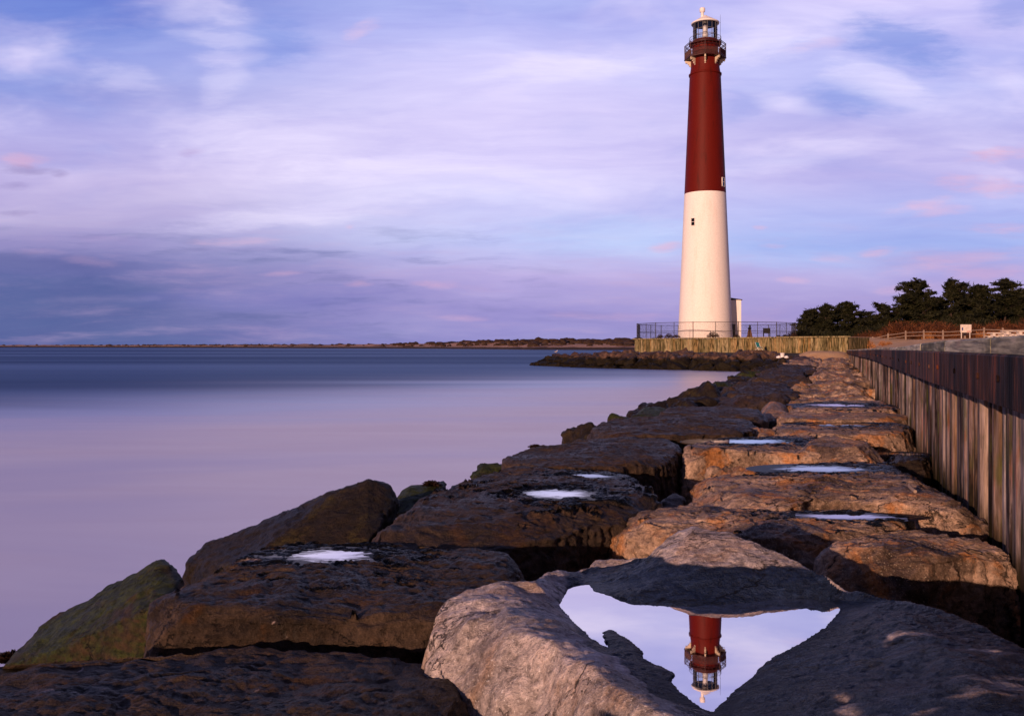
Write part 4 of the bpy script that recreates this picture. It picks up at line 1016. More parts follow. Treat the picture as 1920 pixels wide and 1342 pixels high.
gy, gs = np.meshgrid(ys, ss, indexing='ij')
gx = wall_x(gy) + gs
far_shift = np.clip(gy - 99, 0, None); gx = gx - np.where(gy > 99, np.minimum(far_shift * 0.9, 9) * np.clip(1 - gs / 40, 0, 1), 0)
zz = land_z(gx.ravel(), gy.ravel())
v = np.column_stack([gx.ravel(), gy.ravel(), zz])
n = len(ss); i = np.arange(len(ys) - 1)[:, None] * n + np.arange(n - 1)[None]
o = link(bpy.data.objects.new('sand_ground', np_mesh('sand_ground', v, np.stack([i, i + 1, i + n + 1, i + n], -1).reshape(-1, 4), mats=[M['sand']]))); tag(o, kind='structure')
def ground_at(x, y): return float(land_z(np.array([x]), np.array([y]))[0])
# raised ground behind the bulkhead
PZT = 3.72
c4 = [B0 + bn * 0.12 + bd * 0.3, B1 + bn * 0.12 - bd * 0.3, B1 + bn * 30 + bd * 16, B0 + bn * 34 + bd * 8.0]
G = 30; rows = []
for a in np.linspace(0, 1, G):
    for b in np.linspace(0, 1, G):
        p = (c4[0] * (1 - a) + c4[1] * a) * (1 - b) + (c4[3] * (1 - a) + c4[2] * a) * b
        lz_ = ground_at(p[0], p[1]) - 0.15; kz = float(sstep(0.0, 0.30, np.array([a]))[0]) if b > 0.05 else float(sstep(-0.25, 0.05, np.array([a]))[0])
        rows.append((p[0], p[1], lz_ + (PZT - 0.1 + 0.32 * min(1, b * 2.2) - lz_) * kz))
v = np.array(rows); i = np.arange(G - 1)[:, None] * G + np.arange(G - 1)[None]
o = link(bpy.data.objects.new('terrace_ground', np_mesh('terrace_ground', v, np.stack([i, i + 1, i + G + 1, i + G], -1).reshape(-1, 4), mats=[M['sand']]))); tag(o, kind='structure')
TZ = 3.94

# ================================================================== timber wall beside the stones
def board_rows(th, y0, y1, z0, z1, w, name, mat, parent, limit, seed, line, face=0.0, stuff_label=None):
    """sheet of upright boards; the nearest `limit` are parts, the rest one stuff part. line(t) -> x, y at t metres"""
    r_ = random.Random(seed); t = y0; k = 0
    rest_v, rest_q, rest_t = [], [], []
    while t < y1:
        ww = w * r_.uniform(0.8, 1.2)
        c = line(t + ww / 2); dirx, diry = line.dir
        nx, ny = line.nrm
        push = r_.uniform(-0.025, 0.03) + face
        hw = ww / 2 - r_.uniform(0.006, 0.022)
        zt = z1 if not callable(z1) else z1(t); zb = z0
        zt = zt + r_.uniform(-0.02, 0.02)
        bev = 0.05
        prof = [(-hw, -0.06), (-hw, 0.012), (-hw + bev, 0.04), (hw - bev, 0.04), (hw, 0.012), (hw, -0.06)]
        vs = []
        for z in (zb, zt):
            for a, b in prof: vs.append((c[0] + dirx * a + nx * (b + push), c[1] + diry * a + ny * (b + push), z))
        f = [(0, 1, 7, 6), (1, 2, 8, 7), (2, 3, 9, 8), (3, 4, 10, 9), (4, 5, 11, 10), (5, 0, 6, 11)]
        if k < limit:
            o_ = np.array([c[0], c[1], zb])
            if parent is not None: o_ = o_ - np.array(parent.location)
            q = MB(); q.add([tuple(np.array(p) - np.array([c[0], c[1], zb])) for p in vs], f); q.add([tuple(np.array(p) - np.array([c[0], c[1], zb])) for p in vs[6:]], [(0, 1, 2, 3, 4, 5)])
            b = q.build(name, mat, parent); b.location = o_
        else:
            base = len(rest_v); o_ = np.array(parent.location)
            rest_v += [tuple(np.array(p) - o_) for p in vs]; rest_q += [tuple(base + j for j in g) for g in f]; rest_t += [r_.random()] * 12
        t += ww; k += 1
    if rest_v:
        me = np_mesh(name, np.array(rest_v), np.array(rest_q), mats=[mat], smooth=False, attr={'tone': np.array(rest_t)})
        b = link(bpy.data.objects.new(name, me), parent); tag(b, stuff_label, kind='stuff')
class Line:
    def __init__(s, p, d, nrm): s.p = np.array(p, float); s.dir = np.array(d) / np.linalg.norm(d); s.nrm = np.array(nrm) / np.linalg.norm(nrm)
    def __call__(s, t): return s.p + s.dir * t
YW0, YW1 = 3.2, 99.0
ln = Line((wall_x(YW0), YW0), (WK, 1.0), (-1.0, WK))
WL = (YW1 - YW0) * math.hypot(1, WK)
wall = empty('timber_bulkhead', (wall_x(YW0), YW0, 0.2))
tag(wall, 'long dark weathered timber wall running along the right of the stones', 'sea wall')
def whi(t): return float(np.interp(t, [0, 9, 15, 24, 47, WL], [2.645, 2.635, 2.62, 2.59, 2.45, 2.17]))
def wlo(t): return float(np.interp(t, [0, 8, 30, 47, WL], [2.29, 2.255, 2.26, 2.14, 1.84]))
board_rows(0.06, 0.0, WL, 0.2, lambda t: 0.5 * (wlo(t) + whi(t)), 0.24, 'pile_board', M['plank'], wall, 96, 3, ln, stuff_label='the smaller boards of the far stretch')
ctop = [(0, 2.77), (3.4, 2.765), (8.0, 2.755), (14, 2.675), (24, 2.635), (38, 2.56), (WL, 2.22)]
def cap_top(t): return float(np.interp(t, [c[0] for c in ctop], [c[1] for c in ctop]))
r3 = random.Random(4)
def beam(name, mat, t0, t1, za0, zb0, za1, zb1, n0, n1):
    mb = MB(); a, b = ln(t0), ln(t1); o_ = np.array([a[0], a[1], za0])
    vs = []
    for p, za, zb in ((a, za0, zb0), (b, za1, zb1)):
        for nn, z in ((n0, za), (n1, za), (n1, zb - 0.015), (n1 - 0.015, zb), (n0, zb)):
            q = p + ln.nrm * nn; vs.append(np.array([q[0], q[1], z]) - o_)
    mb.add(vs, [(0, 1, 6, 5), (1, 2, 7, 6), (2, 3, 8, 7), (3, 4, 9, 8), (4, 0, 5, 9), (4, 3, 2, 1, 0), (5, 6, 7, 8, 9)])
    if name == 'waler_beam':
        L_ = t1 - t0; d3 = np.array([ln.dir[0], ln.dir[1], 0]); n3_ = np.array([ln.nrm[0], ln.nrm[1], 0])
        for q_ in (0.12, 0.5, 0.88):
            c_ = np.array([*(ln(t0 + L_ * q_)), (za0 + zb0) / 2]) - o_ + n3_ * n1
            mb.tube([c_ - n3_ * .01, c_ + n3_ * .014], 0.026, 6, smooth=False)
    b_ = mb.build(name, mat, wall); b_.location = o_ - np.array(wall.location)
    return b_
t = 0.0
while t < WL:
    seg = min(r3.uniform(3.6, 4.8), WL - t)
    beam('waler_beam', M['waler'], t + 0.003, t + seg - 0.003, wlo(t), whi(t) - .003, wlo(t + seg), whi(t + seg) - .003, 0.05, 0.17 + r3.uniform(-.01, .01))
    t += seg
t = 0.0
while t < WL:
    seg = min(r3.uniform(2.2, 3.6) if t > 3 else 3.9, WL - t)
    if WL - t - seg < 1: seg = WL - t
    beam('cap_timber', M['cap'], t + 0.006, t + seg - 0.006, whi(t), cap_top(t), whi(t + seg), cap_top(t + seg), -0.10, 0.14 + 0.01 * r3.random())
    t += seg

# ================================================================== plank bulkhead of the lighthouse terrace
bh = empty('plank_bulkhead', (B0[0], B0[1], 2.0))
tag(bh, 'greenish plank bulkhead holding up the terrace below the lighthouse', 'retaining wall')
bl = Line(B0, bd, -bn)
board_rows(0.06, 0.0, BL, 1.7, 3.62, 0.41, 'bulkhead_board', M['palegreen'], bh, 110, 9, bl)
def bbox_line(p, q, z, w, h, name, mat, parent):
    mb = MB(); m = (np.array(p) + np.array(q)) / 2; d = np.array(q) - np.array(p); L_ = np.linalg.norm(d)
    mb.box((0, 0, 0), (L_, w, h), rz=math.atan2(d[1], d[0]))
    b = mb.build(name, mat, parent); b.location = np.array([m[0], m[1], z]) - (np.array(parent.location) if parent else 0)
    return b
bbox_line(B0 - bd * 0.25 - bn * 0.05, B1 + bd * 0.25 - bn * 0.05, 3.70, 0.5, 0.15, 'cap_rail', M['palegreen'], bh)
for (p, dr, nm) in ((B0, bn * 4.5 + bd * 1.0, 0), (B1, bn * 7 + bd * 1.5, 1)):
    d = dr / np.linalg.norm(dr); nn = np.array([d[1], -d[0]]); nn = nn if nn @ (-bd if nm == 0 else bd) > 0 else -nn
    bbox_line(p + d * 0.1, p + d * np.linalg.norm(dr), 2.66, 0.12, 1.92, 'return_wall', M['palegreen'], bh)

# ================================================================== lighthouse
LX, LY = 29.4, 138.0
lh = empty('lighthouse', (LX, LY, TZ - 0.05))
tag(lh, 'tall lighthouse tower, white below and dark red above', 'lighthouse')
AV = math.atan2(-LY, -LX)                       # towards the camera
def lz(py): return CAMZ + (HOR - py) * LY / F - lh.location[2]
def rad(z): return 4.07 + (2.33 - 4.07) * z / 39.8
zt = lz(364)
mb = MB(); mb.lathe([(rad(z) + (0.02 if z == 0 else 0), z) for z in np.linspace(0, zt, 24)], n=72); mb.build('lower_tower', M['white'], lh)
zr1 = lz(143)
mb = MB(); mb.lathe([(rad(z) - 0.0, z) for z in np.linspace(zt, zr1, 24)], n=72); mb.build('upper_tower', M['red'], lh)
mb = MB(); mb.lathe([(2.30, zr1), (2.45, zr1 + .02), (2.47, zr1 + .22), (2.30, zr1 + .30)], n=72); mb.build('belt_course', M['red'], lh)
zd = 46.15 - lh.location[2]
mb = MB(); mb.lathe([(2.28, zr1 + .30), (2.14, zd - 1.2), (2.14, zd)], n=64); mb.build('neck', M['red'], lh)
for k in range(8):
    a = AV + k * math.pi / 4
    mb = MB(); prof = []
    for j in range(9):
        q = j / 8; prof.append((2.12 + 0.86 * q, zd - 0.28 - 0.85 * (1 - q) ** 1.8))
    prof_o = [(2.12, zd - 0.02), (3.0, zd - 0.02)]
    pts = prof + [(3.0, zd - 0.02), (2.12, zd - 0.02)]
    vs = []
    for s in (-0.10, 0.10):
        for r_, z in pts: vs.append((r_ * math.cos(a) - s * math.sin(a), r_ * math.sin(a) + s * math.cos(a), z))
    n_ = len(pts)
    f = [tuple(reversed(range(n_))), tuple(range(n_, 2 * n_))] + [(j, (j + 1) % n_, n_ + (j + 1) % n_, n_ + j) for j in range(n_)]
    mb.add(vs, f)
    # scroll bosses
    for r_, z in ((2.30, zd - 0.82), (2.52, zd - 0.52), (2.85, zd - 0.32)):
        mb.tube([(r_ * math.cos(a) - s * math.sin(a), r_ * math.sin(a) + s * math.cos(a), z) for s in (-0.13, 0.13)], 0.10, 8)
    mb.build('gallery_bracket', M['cream'], lh)
mb = MB(); mb.lathe([(2.1, zd), (3.05, zd), (3.16, zd + .04), (3.16, zd + .14), (3.05, zd + .18), (2.0, zd + .18)], n=8, smooth=False, a0=AV); mb.build('gallery_deck', M['iron'], lh)
zu = 48.55 - lh.location[2]
mb = MB(); mb.lathe([(1.95, zd + .18), (1.95, zu - 0.2)], n=48); mb.build('watch_room', M['red'], lh)
def oct_pt(k, r): a = AV + k * math.pi / 4; return np.array([r * math.cos(a), r * math.sin(a)])
for k in range(8):
    a, b = oct_pt(k, 3.05), oct_pt(k + 1, 3.05)
    mb = MB(); mb.tube([(*a, zd + .18), (*a, zu - 0.12)], 0.06, 6); mb.build('cage_post', M['iron'], lh)
    mb = MB()
    for z in (0.35, 1.15, 1.65, 2.05, 2.25): mb.tube([(*a, zd + z), (*b, zd + z)], 0.05, 5)
    for j in range(1, 16):
        p = a + (b - a) * j / 16; mb.tube([(*p, zd + .2), (*p, zd + 1.15)], 0.042, 4, cap=False)
    for s0 in range(4):
        p, q = a + (b - a) * s0 / 4, a + (b - a) * (s0 + 1) / 4
        mb.tube([(*p, zd + 1.15), (*q, zd + 1.65)], 0.016, 4, cap=False); mb.tube([(*q, zd + 1.15), (*p, zd + 1.65)], 0.016, 4, cap=False)
        mb.tube([(*p, zd + 1.65), (*p, zd + 2.25)], 0.016, 4, cap=False)
    mb.build('cage_panel', M['iron'], lh)
mb = MB(); mb.lathe([(1.9, zu - .22), (2.35, zu - .16), (2.45, zu - .1), (2.45, zu), (1.7, zu)], n=48); mb.build('upper_gallery', M['iron'], lh)
mb = MB(); R_ = 2.38
ring = [(R_ * math.cos(a), R_ * math.sin(a)) for a in np.linspace(0, 2 * math.pi, 49)]
for z in (zu + .42, zu + .85): mb.tube([(*p, z) for p in ring], 0.028, 5, cap=False)
for k in range(0, 48, 2): mb.tube([(*ring[k], zu), (*ring[k], zu + .85)], 0.016, 4, cap=False)
mb.build('upper_railing', M['metal'], lh)
ze = 51.55 - lh.location[2]; RL = 1.82
mb = MB(); mb.lathe([(RL - .02, zu), (RL - .02, zu + .45)], n=48); mb.build('lantern_sill', M['red'], lh)
mb = MB()
for k in range(16):
    a = AV + (k + .5) * math.pi / 8; p = (RL * math.cos(a), RL * math.sin(a)); mb.tube([(*p, zu + .45), (*p, ze)], 0.03, 5, cap=False)
rg = [(RL * math.cos(a), RL * math.sin(a)) for a in np.linspace(0, 2 * math.pi, 49)]
for z in (zu + .47, zu + 1.2, zu + 2.0, ze - .05): mb.tube([(*p, z) for p in rg], 0.035, 5, cap=False)
mb.build('lantern_glazing_bars', M['frame'], lh)
mb = MB(); mb.lathe([(RL - .03, zu + .46), (RL - .03, ze - .05)], n=48)
mb.f = mb.f[:-2]; mb.m = mb.m[:-2]; mb.sm = mb.sm[:-2]; mb.build('lantern_glass', M['glass'], lh)
mb = MB(); mb.lathe([(RL - .1, ze - .12), (RL - .1, ze - .03)], n=48); mb.build('lantern_ceiling', M['pane'], lh)
mb = MB(); mb.lathe([(.30, zu + .0), (.36, zu + .5), (.38, zu + .9), (.44, zu + 1.4), (.38, zu + 1.9), (.36, zu + 2.1), (.36, ze - .1)], n=24); mb.build('lens', M['whiteplastic'], lh)
mb = MB(); mb.lathe([(1.75, ze), (2.05, ze - .02), (2.10, ze + .05), (2.10, ze + .17), (1.85, ze + .30), (1.2, ze + .72), (.5, ze + 1.12), (.2, ze + 1.35), (.0, ze + 1.42)], n=48); rf = mb.build('lantern_roof', M['white'], lh)
mb = MB(); vx = -0.45
mb.lathe([(.22, ze + .7), (.22, ze + 1.78), (.26, ze + 1.8), (.40, ze + 1.86), (.42, ze + 2.3), (.38, ze + 2.42), (.0, ze + 2.45)], c=(vx, -.1, 0), n=20); mb.build('roof_vent', M['white'], rf)
mb = MB(); mb.tube([(2.30, 0, zu), (2.30, 0, zu + 3.3), (2.31, 0, zu + 4.5)], [.03, .025, .012], 5); mb.lathe([(.0, 0), (.07, .05), (0, .1)], c=(2.30, 0, zu + 3.2), n=8); mb.build('antenna_mast', M['metal'], lh)
def tower_window(off, z, w, h, name):
    r_ = rad(z); a = AV + math.asin(off); d = np.array([math.cos(a), math.sin(a)]); tt = np.array([-d[1], d[0]])
    basis = Matrix(((tt[0], d[0], 0), (tt[1], d[1], 0), (0, 0, 1)))
    mb = MB(); s = 0.065
    for (ox, oz, ww, hh) in ((-w / 2, 0, s, h + s), (w / 2, 0, s, h + s), (0, h / 2, w - s, s), (0, -h / 2, w + .12, s), (0, 0, w - s, s * .8)):
        c = tt * ox + d * (r_ + 0.02); mb.box((c[0], c[1], z + oz), (ww, 0.12, hh), basis=basis)
    fr = mb.build(name, M['white'], lh)
    mb = MB(); c = d * (r_ + 0.005); mb.box((c[0], c[1], z), (w - .05, 0.12, h - .05), basis=basis); mb.build('pane', M['pane'], fr)
tower_window(-0.53, lz(420), 0.62, 1.15, 'window'); tower_window(0.87, lz(346), 0.75, 1.3, 'window')
# oil house / stair annex behind
mb = MB(); mb.box((3.95, 3.1, 2.9), (3.5, 4.5, 5.8)); an = mb.build('annex', M['white'], lh)
mb = MB()
vs = [(2.1, .72, 6.28), (5.85, .72, 5.75), (5.85, 5.5, 5.75), (2.1, 5.5, 6.28), (2.1, .72, 6.42), (5.85, .72, 5.89), (5.85, 5.5, 5.89), (2.1, 5.5, 6.42)]
mb.add(vs, [(3, 2, 1, 0), (4, 5, 6, 7), (0, 1, 5, 4), (1, 2, 6, 5), (2, 3, 7, 6), (3, 0, 4, 7)]); mb.build('annex_roof', M['roof'], an)
mb = MB(); mb.box((4.3, .80, 1.05), (0.9, .12, 2.1)); mb.build('annex_door', M['pane'], an)

# chain-link fence round the terrace
FCX, FCY, FR, NF = 30.9, 138.2, 11.95, 12
fe = empty('chain_link_fence', (FCX, FCY, TZ - .12)); tag(fe, 'dark chain-link fence circling the foot of the lighthouse', 'fence')
fp = [np.array([FR * math.cos(AV + math.pi / NF + k * 2 * math.pi / NF), FR * math.sin(AV + math.pi / NF + k * 2 * math.pi / NF)]) for k in range(NF)]
HF = 2.2
rail1, rail2, lk = MB(), MB(), MB()
for k in range(NF):
    a, b = fp[k], fp[(k + 1) % NF]
    for j in (0, .5):
        p = a + (b - a) * j; mb = MB(); mb.tube([(*p, 0), (*p, HF + .06)], .055 if j == 0 else .04, 6); mb.build('fence_post', M['metal'], fe)
    rail1.tube([(*a, HF), (*b, HF)], .035, 5); rail2.tube([(*a, .95), (*b, .95)], .03, 5)
    L_ = np.linalg.norm(b - a); st = .14; m_ = int((L_ + HF) / st)
    for s in (1, -1):
        for q in range(m_):
            t0 = q * st - HF; ta, tb_ = max(t0, 0), min(t0 + HF, L_)
            if tb_ <= ta: continue
            za, zb = ta - t0, tb_ - t0
            if s < 0: za, zb = HF - za, HF - zb
            pa, pb = a + (b - a) * ta / L_, a + (b - a) * tb_ / L_
            lk.tube([(*pa, za), (*pb, zb)], .0045, 3, cap=False, smooth=False)
rail1.build('top_rail', M['metal'], fe); rail2.build('middle_rail', M['metal'], fe); lk.build('wire_netting', M['metal'], fe)

# bust monument and information board inside the fence
p = P(1405.5, 632, 131)
mo = empty('bust_monument', (p[0], p[1], TZ - .1)); tag(mo, 'dark bust on a tapering brown pedestal inside the fence', 'monument')
mb = MB(); mb.box((0, 0, .1), (.75, .75, .2)); mb.box((0, 0, .68), (.62, .62, .96), taper=.55); mb.build('pedestal', M['pedestal'], mo)
mb = MB(); mb.lathe([(.16, 1.16), (.26, 1.28), (.27, 1.42), (.12, 1.52), (.09, 1.58), (.13, 1.66), (.14, 1.76), (.10, 1.86), (0, 1.9)], n=14); mb.box((0, -.13, 1.71), (.05, .08, .08)); mb.build('bust', M['bronze'], mo)
p = P(1437.5, 632, 130)
so = empty('information_board', (p[0], p[1], TZ - .1)); tag(so, 'dark information board on two posts inside the fence', 'sign')
for s in (-.45, .45):
    mb = MB(); mb.box((s, 0, .7), (.12, .10, 1.4)); mb.build('post', M['bronze'], so)
mb = MB(); mb.box((0, -.07, 1.0), (1.0, .05, .75)); mb.box((0, -.10, 1.0), (.9, .012, .65)); mb.build('panel', M['bronze'], so)

# small things on the terrace foot
p = P(1423, 655.5, 108)
ch = empty('folding_chair', (p[0], p[1], p[2] - .05), 0.5); tag(ch, 'teal folding beach chair standing against the plank bulkhead', 'chair')
bs = Matrix.Rotation(math.radians(-18), 3, 'X')
mb = MB(); mb.box((0, .22, .62), (.58, .04, .62), basis=bs); mb.build('backrest', M['teal'], ch)
mb = MB(); mb.box((0, -.05, .34), (.58, .5, .04), basis=Matrix.Rotation(math.radians(8), 3, 'X')); mb.build('seat', M['teal'], ch)
for s in (-.29, .29):
    mb = MB(); mb.tube([(s, -.32, 0), (s, .05, .36), (s, .34, .95)], .022, 5); mb.build('frame', M['whiteplastic'], ch)
    mb = MB(); mb.tube([(s * .95, .34, 0), (s * .95, -.28, .38)], .022, 5); mb.build('leg', M['whiteplastic'], ch)
p = P(1467, 671.0, 80)
bk = empty('bucket', (p[0], p[1], p[2])); tag(bk, 'white plastic bucket standing on the jetty boulders', 'bucket')
mb = MB(); mb.lathe([(.15, 0), (.19, .40), (.205, .41), (.205, .44), (.185, .44), (.15, .05)], n=20); mb.build('pail', M['whiteplastic'], bk)
mb = MB(); mb.tube([(.2 * math.cos(a), -.04, .40 - .17 * math.sin(a)) for a in np.linspace(0, math.pi, 10)], .008, 4); mb.build('handle', M['metal'], bk)
for sx, lab in ((-.34, 'pale bag lying left of the white bucket'), (.36, 'pale bag lying right of the white bucket')):
    v_, t_ = hull_mesh([(math.cos(a) * .2 * (1 + .2 * math.sin(3 * a)), math.sin(a) * .16, z) for a in np.linspace(0, 6.28, 9) for z in (0, .12)] + [(0.02, 0, .23), (.08, .02, .2)], .04, 3)
    v_ = v_ + normals(v_, None, t_) * (fbm(v_ * 9 + sx, 3) * .02)[:, None]
    o = link(bpy.data.objects.new('bag', np_mesh('bag', v_, None, t_, [M['whiteplastic']]))); o.location = (p[0] + sx, p[1], p[2]); tag(o, lab, 'bag')
# gull
p = P(1042.5, 662.0, 128)
gu = empty('gull', (p[0], p[1], p[2]), 0.4); tag(gu, 'white gull resting on the rounded boulder at the jetty tip', 'gull')
mb = MB(); mb.tube([(-.26, 0, .20), (-.18, 0, .21), (-.05, 0, .20), (.09, 0, .22), (.16, 0, .29), (.20, 0, .36), (.25, 0, .375), (.285, 0, .365)], [.012, .05, .095, .095, .062, .045, .047, .02], 10); mb.build('body', M['gullwhite'], gu)
for s in (-1, 1):
    mb = MB(); mb.tube([(.08, s * .085, .24), (-.08, s * .10, .235), (-.24, s * .045, .22), (-.34, s * .01, .21)], [.03, .045, .03, .008], 6); mb.build('wing', M['gullgrey'], gu)
    mb = MB(); mb.tube([(.02, s * .035, .14), (.025, s * .035, .0), (.06, s * .035, .0)], .008, 4); mb.build('leg', M['drygrass'], gu)
mb = MB(); mb.tube([(.28, 0, .367), (.34, 0, .352)], [.014, .005], 5); mb.build('beak', M['drygrass'], gu)

# ================================================================== right bank: rail fence, board, tables
def rail_fence():
    pxs = [1636, 1665, 1698, 1732, 1768, 1809, 1845, 1880, 1925]
    ds = [124, 121, 118, 115, 112, 109, 106, 104, 102]
    pts = [P(a, 640, d) for a, d in zip(pxs, ds)]
    r = empty('split_rail_fence', (pts[0][0], pts[0][1], ground_at(pts[0][0], pts[0][1]))); tag(r, 'pale two-rail wooden fence along the sandy path', 'fence')
    L0 = np.array(r.location); zs = []
    for p in pts:
        g = ground_at(p[0], p[1]); zs.append(g); mb = MB()
        q = np.array([p[0], p[1], g]) - L0
        mb.box((q[0], q[1], q[2] + .58), (.17, .15, 1.32), taper=.9); mb.build('post', M['rail'], r)
    for k in range(len(pts) - 1):
        for h in (.55, 1.0):
            a, b = np.array([*pts[k][:2], zs[k] + h]) - L0, np.array([*pts[k + 1][:2], zs[k + 1] + h]) - L0
            mb = MB(); mb.tube([a, (a + b) / 2 + np.array([0, 0, r3.uniform(-.03, .02)]), b], .055, 6); mb.build('rail', M['rail'], r)
rail_fence()
p = P(1811, 640, 107); g = ground_at(p[0], p[1])
nb_ = empty('notice_board', (p[0], p[1], g)); tag(nb_, 'white notice board behind the pale rail fence', 'sign')
mb = MB(); mb.box((0, 0, 1.15), (1.28, .07, .95)); pn = mb.build('panel', M['concrete'], nb_)
mb = MB(); mb.box((-.42, -.042, 1.10), (.16, .012, .34)); mb.build('blue_mark', M['blue'], pn)
mb = MB(); mb.box((.32, -.042, .80), (.46, .012, .10)); mb.build('red_mark', M['pinkprint'], pn)
for s in (-.5, .5):
    mb = MB(); mb.box((s, .07, .6), (.09, .07, 1.5)); mb.build('post', M['concrete'], nb_)
p = P(1598, 641, 116); g = ground_at(p[0], p[1])
mb = MB(); mb.tube([(0, 0, 0), (0.01, 0, 1.1), (0, 0, 1.15)], [.07, .06, .03], 7); o = mb.build('marker_post', M['rail']); o.location = (p[0], p[1], min(g, p[2] + .6) - .1); tag(o, 'single pale post beside the end of the plank bulkhead', 'post')
def picnic(px, d, rz, lab):
    p = P(px, 640, d); g = ground_at(p[0], p[1])
    t = empty('picnic_table', (p[0], p[1], g), rz); tag(t, lab, 'picnic table', 'pale picnic tables on the bank')
    mb = MB(); mb.box((0, 0, .80), (2.3, .8, .09)); mb.build('table_top', M['concrete'], t)
    for s in (-.68, .68):
        mb = MB(); mb.box((s, 0, .38), (.28, .5, .757)); mb.build('leg', M['concrete'], t)
    for s in (-.75, .75):
        mb = MB(); mb.box((0, s, .45), (2.2, .32, .08))
        for q in (-.68, .68): mb.box((q, s, .205), (.25, .22, .41))
        mb.build('bench', M['concrete'], t)
picnic(1873, 101, .06, 'pale concrete picnic table, leftmost of the three on the bank')
picnic(1899, 97, .03, 'pale concrete picnic table in the middle of the three on the bank')
picnic(1924, 94, .0, 'pale concrete picnic table cut by the right picture edge')

# ================================================================== pines, bushes, dry grass
def pine_meshes(h, seed, spread, lean=0.0, wind=0.35):
    rs = random.Random(seed); nr = np.random.RandomState(seed)
    tr = MB(); top = Vector((lean, 0, h * .93)); path = []
    for k in range(8):
        q = k / 7; path.append(Vector((lean * q ** 1.5 + math.sin(q * 5 + seed) * .12, math.cos(q * 4 + seed) * .12, h * .93 * q)))
    tr.tube(path, [.17 * h / 8 * (1 - .85 * k / 7) + .015 for k in range(8)], 7)
    cl = []
    nlimb = int(34 + h * 2.5)
    for k in range(nlimb):
        q = rs.uniform(.06, 1.0) ** .8
        base = path[min(6, int(q * 7))].lerp(path[min(7, int(q * 7) + 1)], q * 7 - int(q * 7))
        a = rs.uniform(0, 6.283); L_ = spread * (1.15 - .75 * q) * rs.uniform(.55, 1.15) * (1 + wind * math.cos(a))
        up = rs.uniform(.02, .45) * L_
        mid = base + Vector((math.cos(a) * L_ * .5, math.sin(a) * L_ * .5, up * .3)); end = base + Vector((math.cos(a) * L_, math.sin(a) * L_, up))
        tr.tube([base, mid, end], [.045, .03, .012], 5)
        m_ = max(3, int(L_ * 3.2))
        for j in range(m_):
            f = (.25 + .8 * j / m_)
            c = base.lerp(end, min(f, 1.05)) + Vector((rs.gauss(0, .2), rs.gauss(0, .2), rs.gauss(.06, .12)))
            cl.append((c, rs.uniform(.28, .55)))
    for j in range(5): cl.append((path[-1] + Vector((rs.gauss(0, .15), rs.gauss(0, .15), rs.uniform(-.3, .45))), rs.uniform(.2, .34)))
    V_, T_ = [], []
    nb = 0
    for c, r in cl:
        m_ = 44
        dv = nr.normal(size=(m_, 3)); dv[:, 2] = np.abs(dv[:, 2]) * .8 - .25; dv /= np.linalg.norm(dv, axis=1)[:, None]
        L_ = r * nr.uniform(.6, 1.15, m_)[:, None]
        c_ = np.array(c) + nr.normal(size=(m_, 3)) * r * np.array([.42, .42, .22])
        sd = np.cross(dv, nr.normal(size=(m_, 3))); sd /= np.linalg.norm(sd, axis=1)[:, None] + 1e-9
        w = .085
        p0 = c_ - sd * w; p1 = c_ + sd * w; p2 = c_ + dv * L_
        V_.append(np.stack([p0, p1, p2], 1).reshape(-1, 3)); T_.append(np.arange(m_ * 3).reshape(-1, 3) + nb); nb += m_ * 3
    crown = np_mesh('crown', np.vstack(V_), tris=np.vstack(T_), mats=[M['needle']], smooth=False)
    return tr.mesh('trunk', M['bark']), crown
PM = [pine_meshes(7.5, 3, 3.1, .5), pine_meshes(8.0, 5, 3.5, -.4), pine_meshes(6.5, 8, 3.0, .3, .1), pine_meshes(9.0, 13, 4.2, .8, .5), pine_meshes(7.0, 21, 2.7, 0, .2)]
PH = [7.5, 8.0, 6.5, 9.0, 7.0]
def pine(px, ytop, d, k, rz, lab, grp=None, sq=1.0):
    p = P(px, 640, d); g = ground_at(p[0], p[1]) - .1; H = CAMZ + (HOR - ytop) / F * d - g; s = H / (PH[k] * 1.02)
    t = empty('pine_tree', (p[0], p[1], g), rz); t.scale = (s * sq, s * sq, s); tag(t, lab, 'pine tree', grp)
    link(bpy.data.objects.new('trunk', PM[k][0]), t); link(bpy.data.objects.new('crown', PM[k][1]), t)
N1 = 'wind-shaped dark pines behind the rail fence'
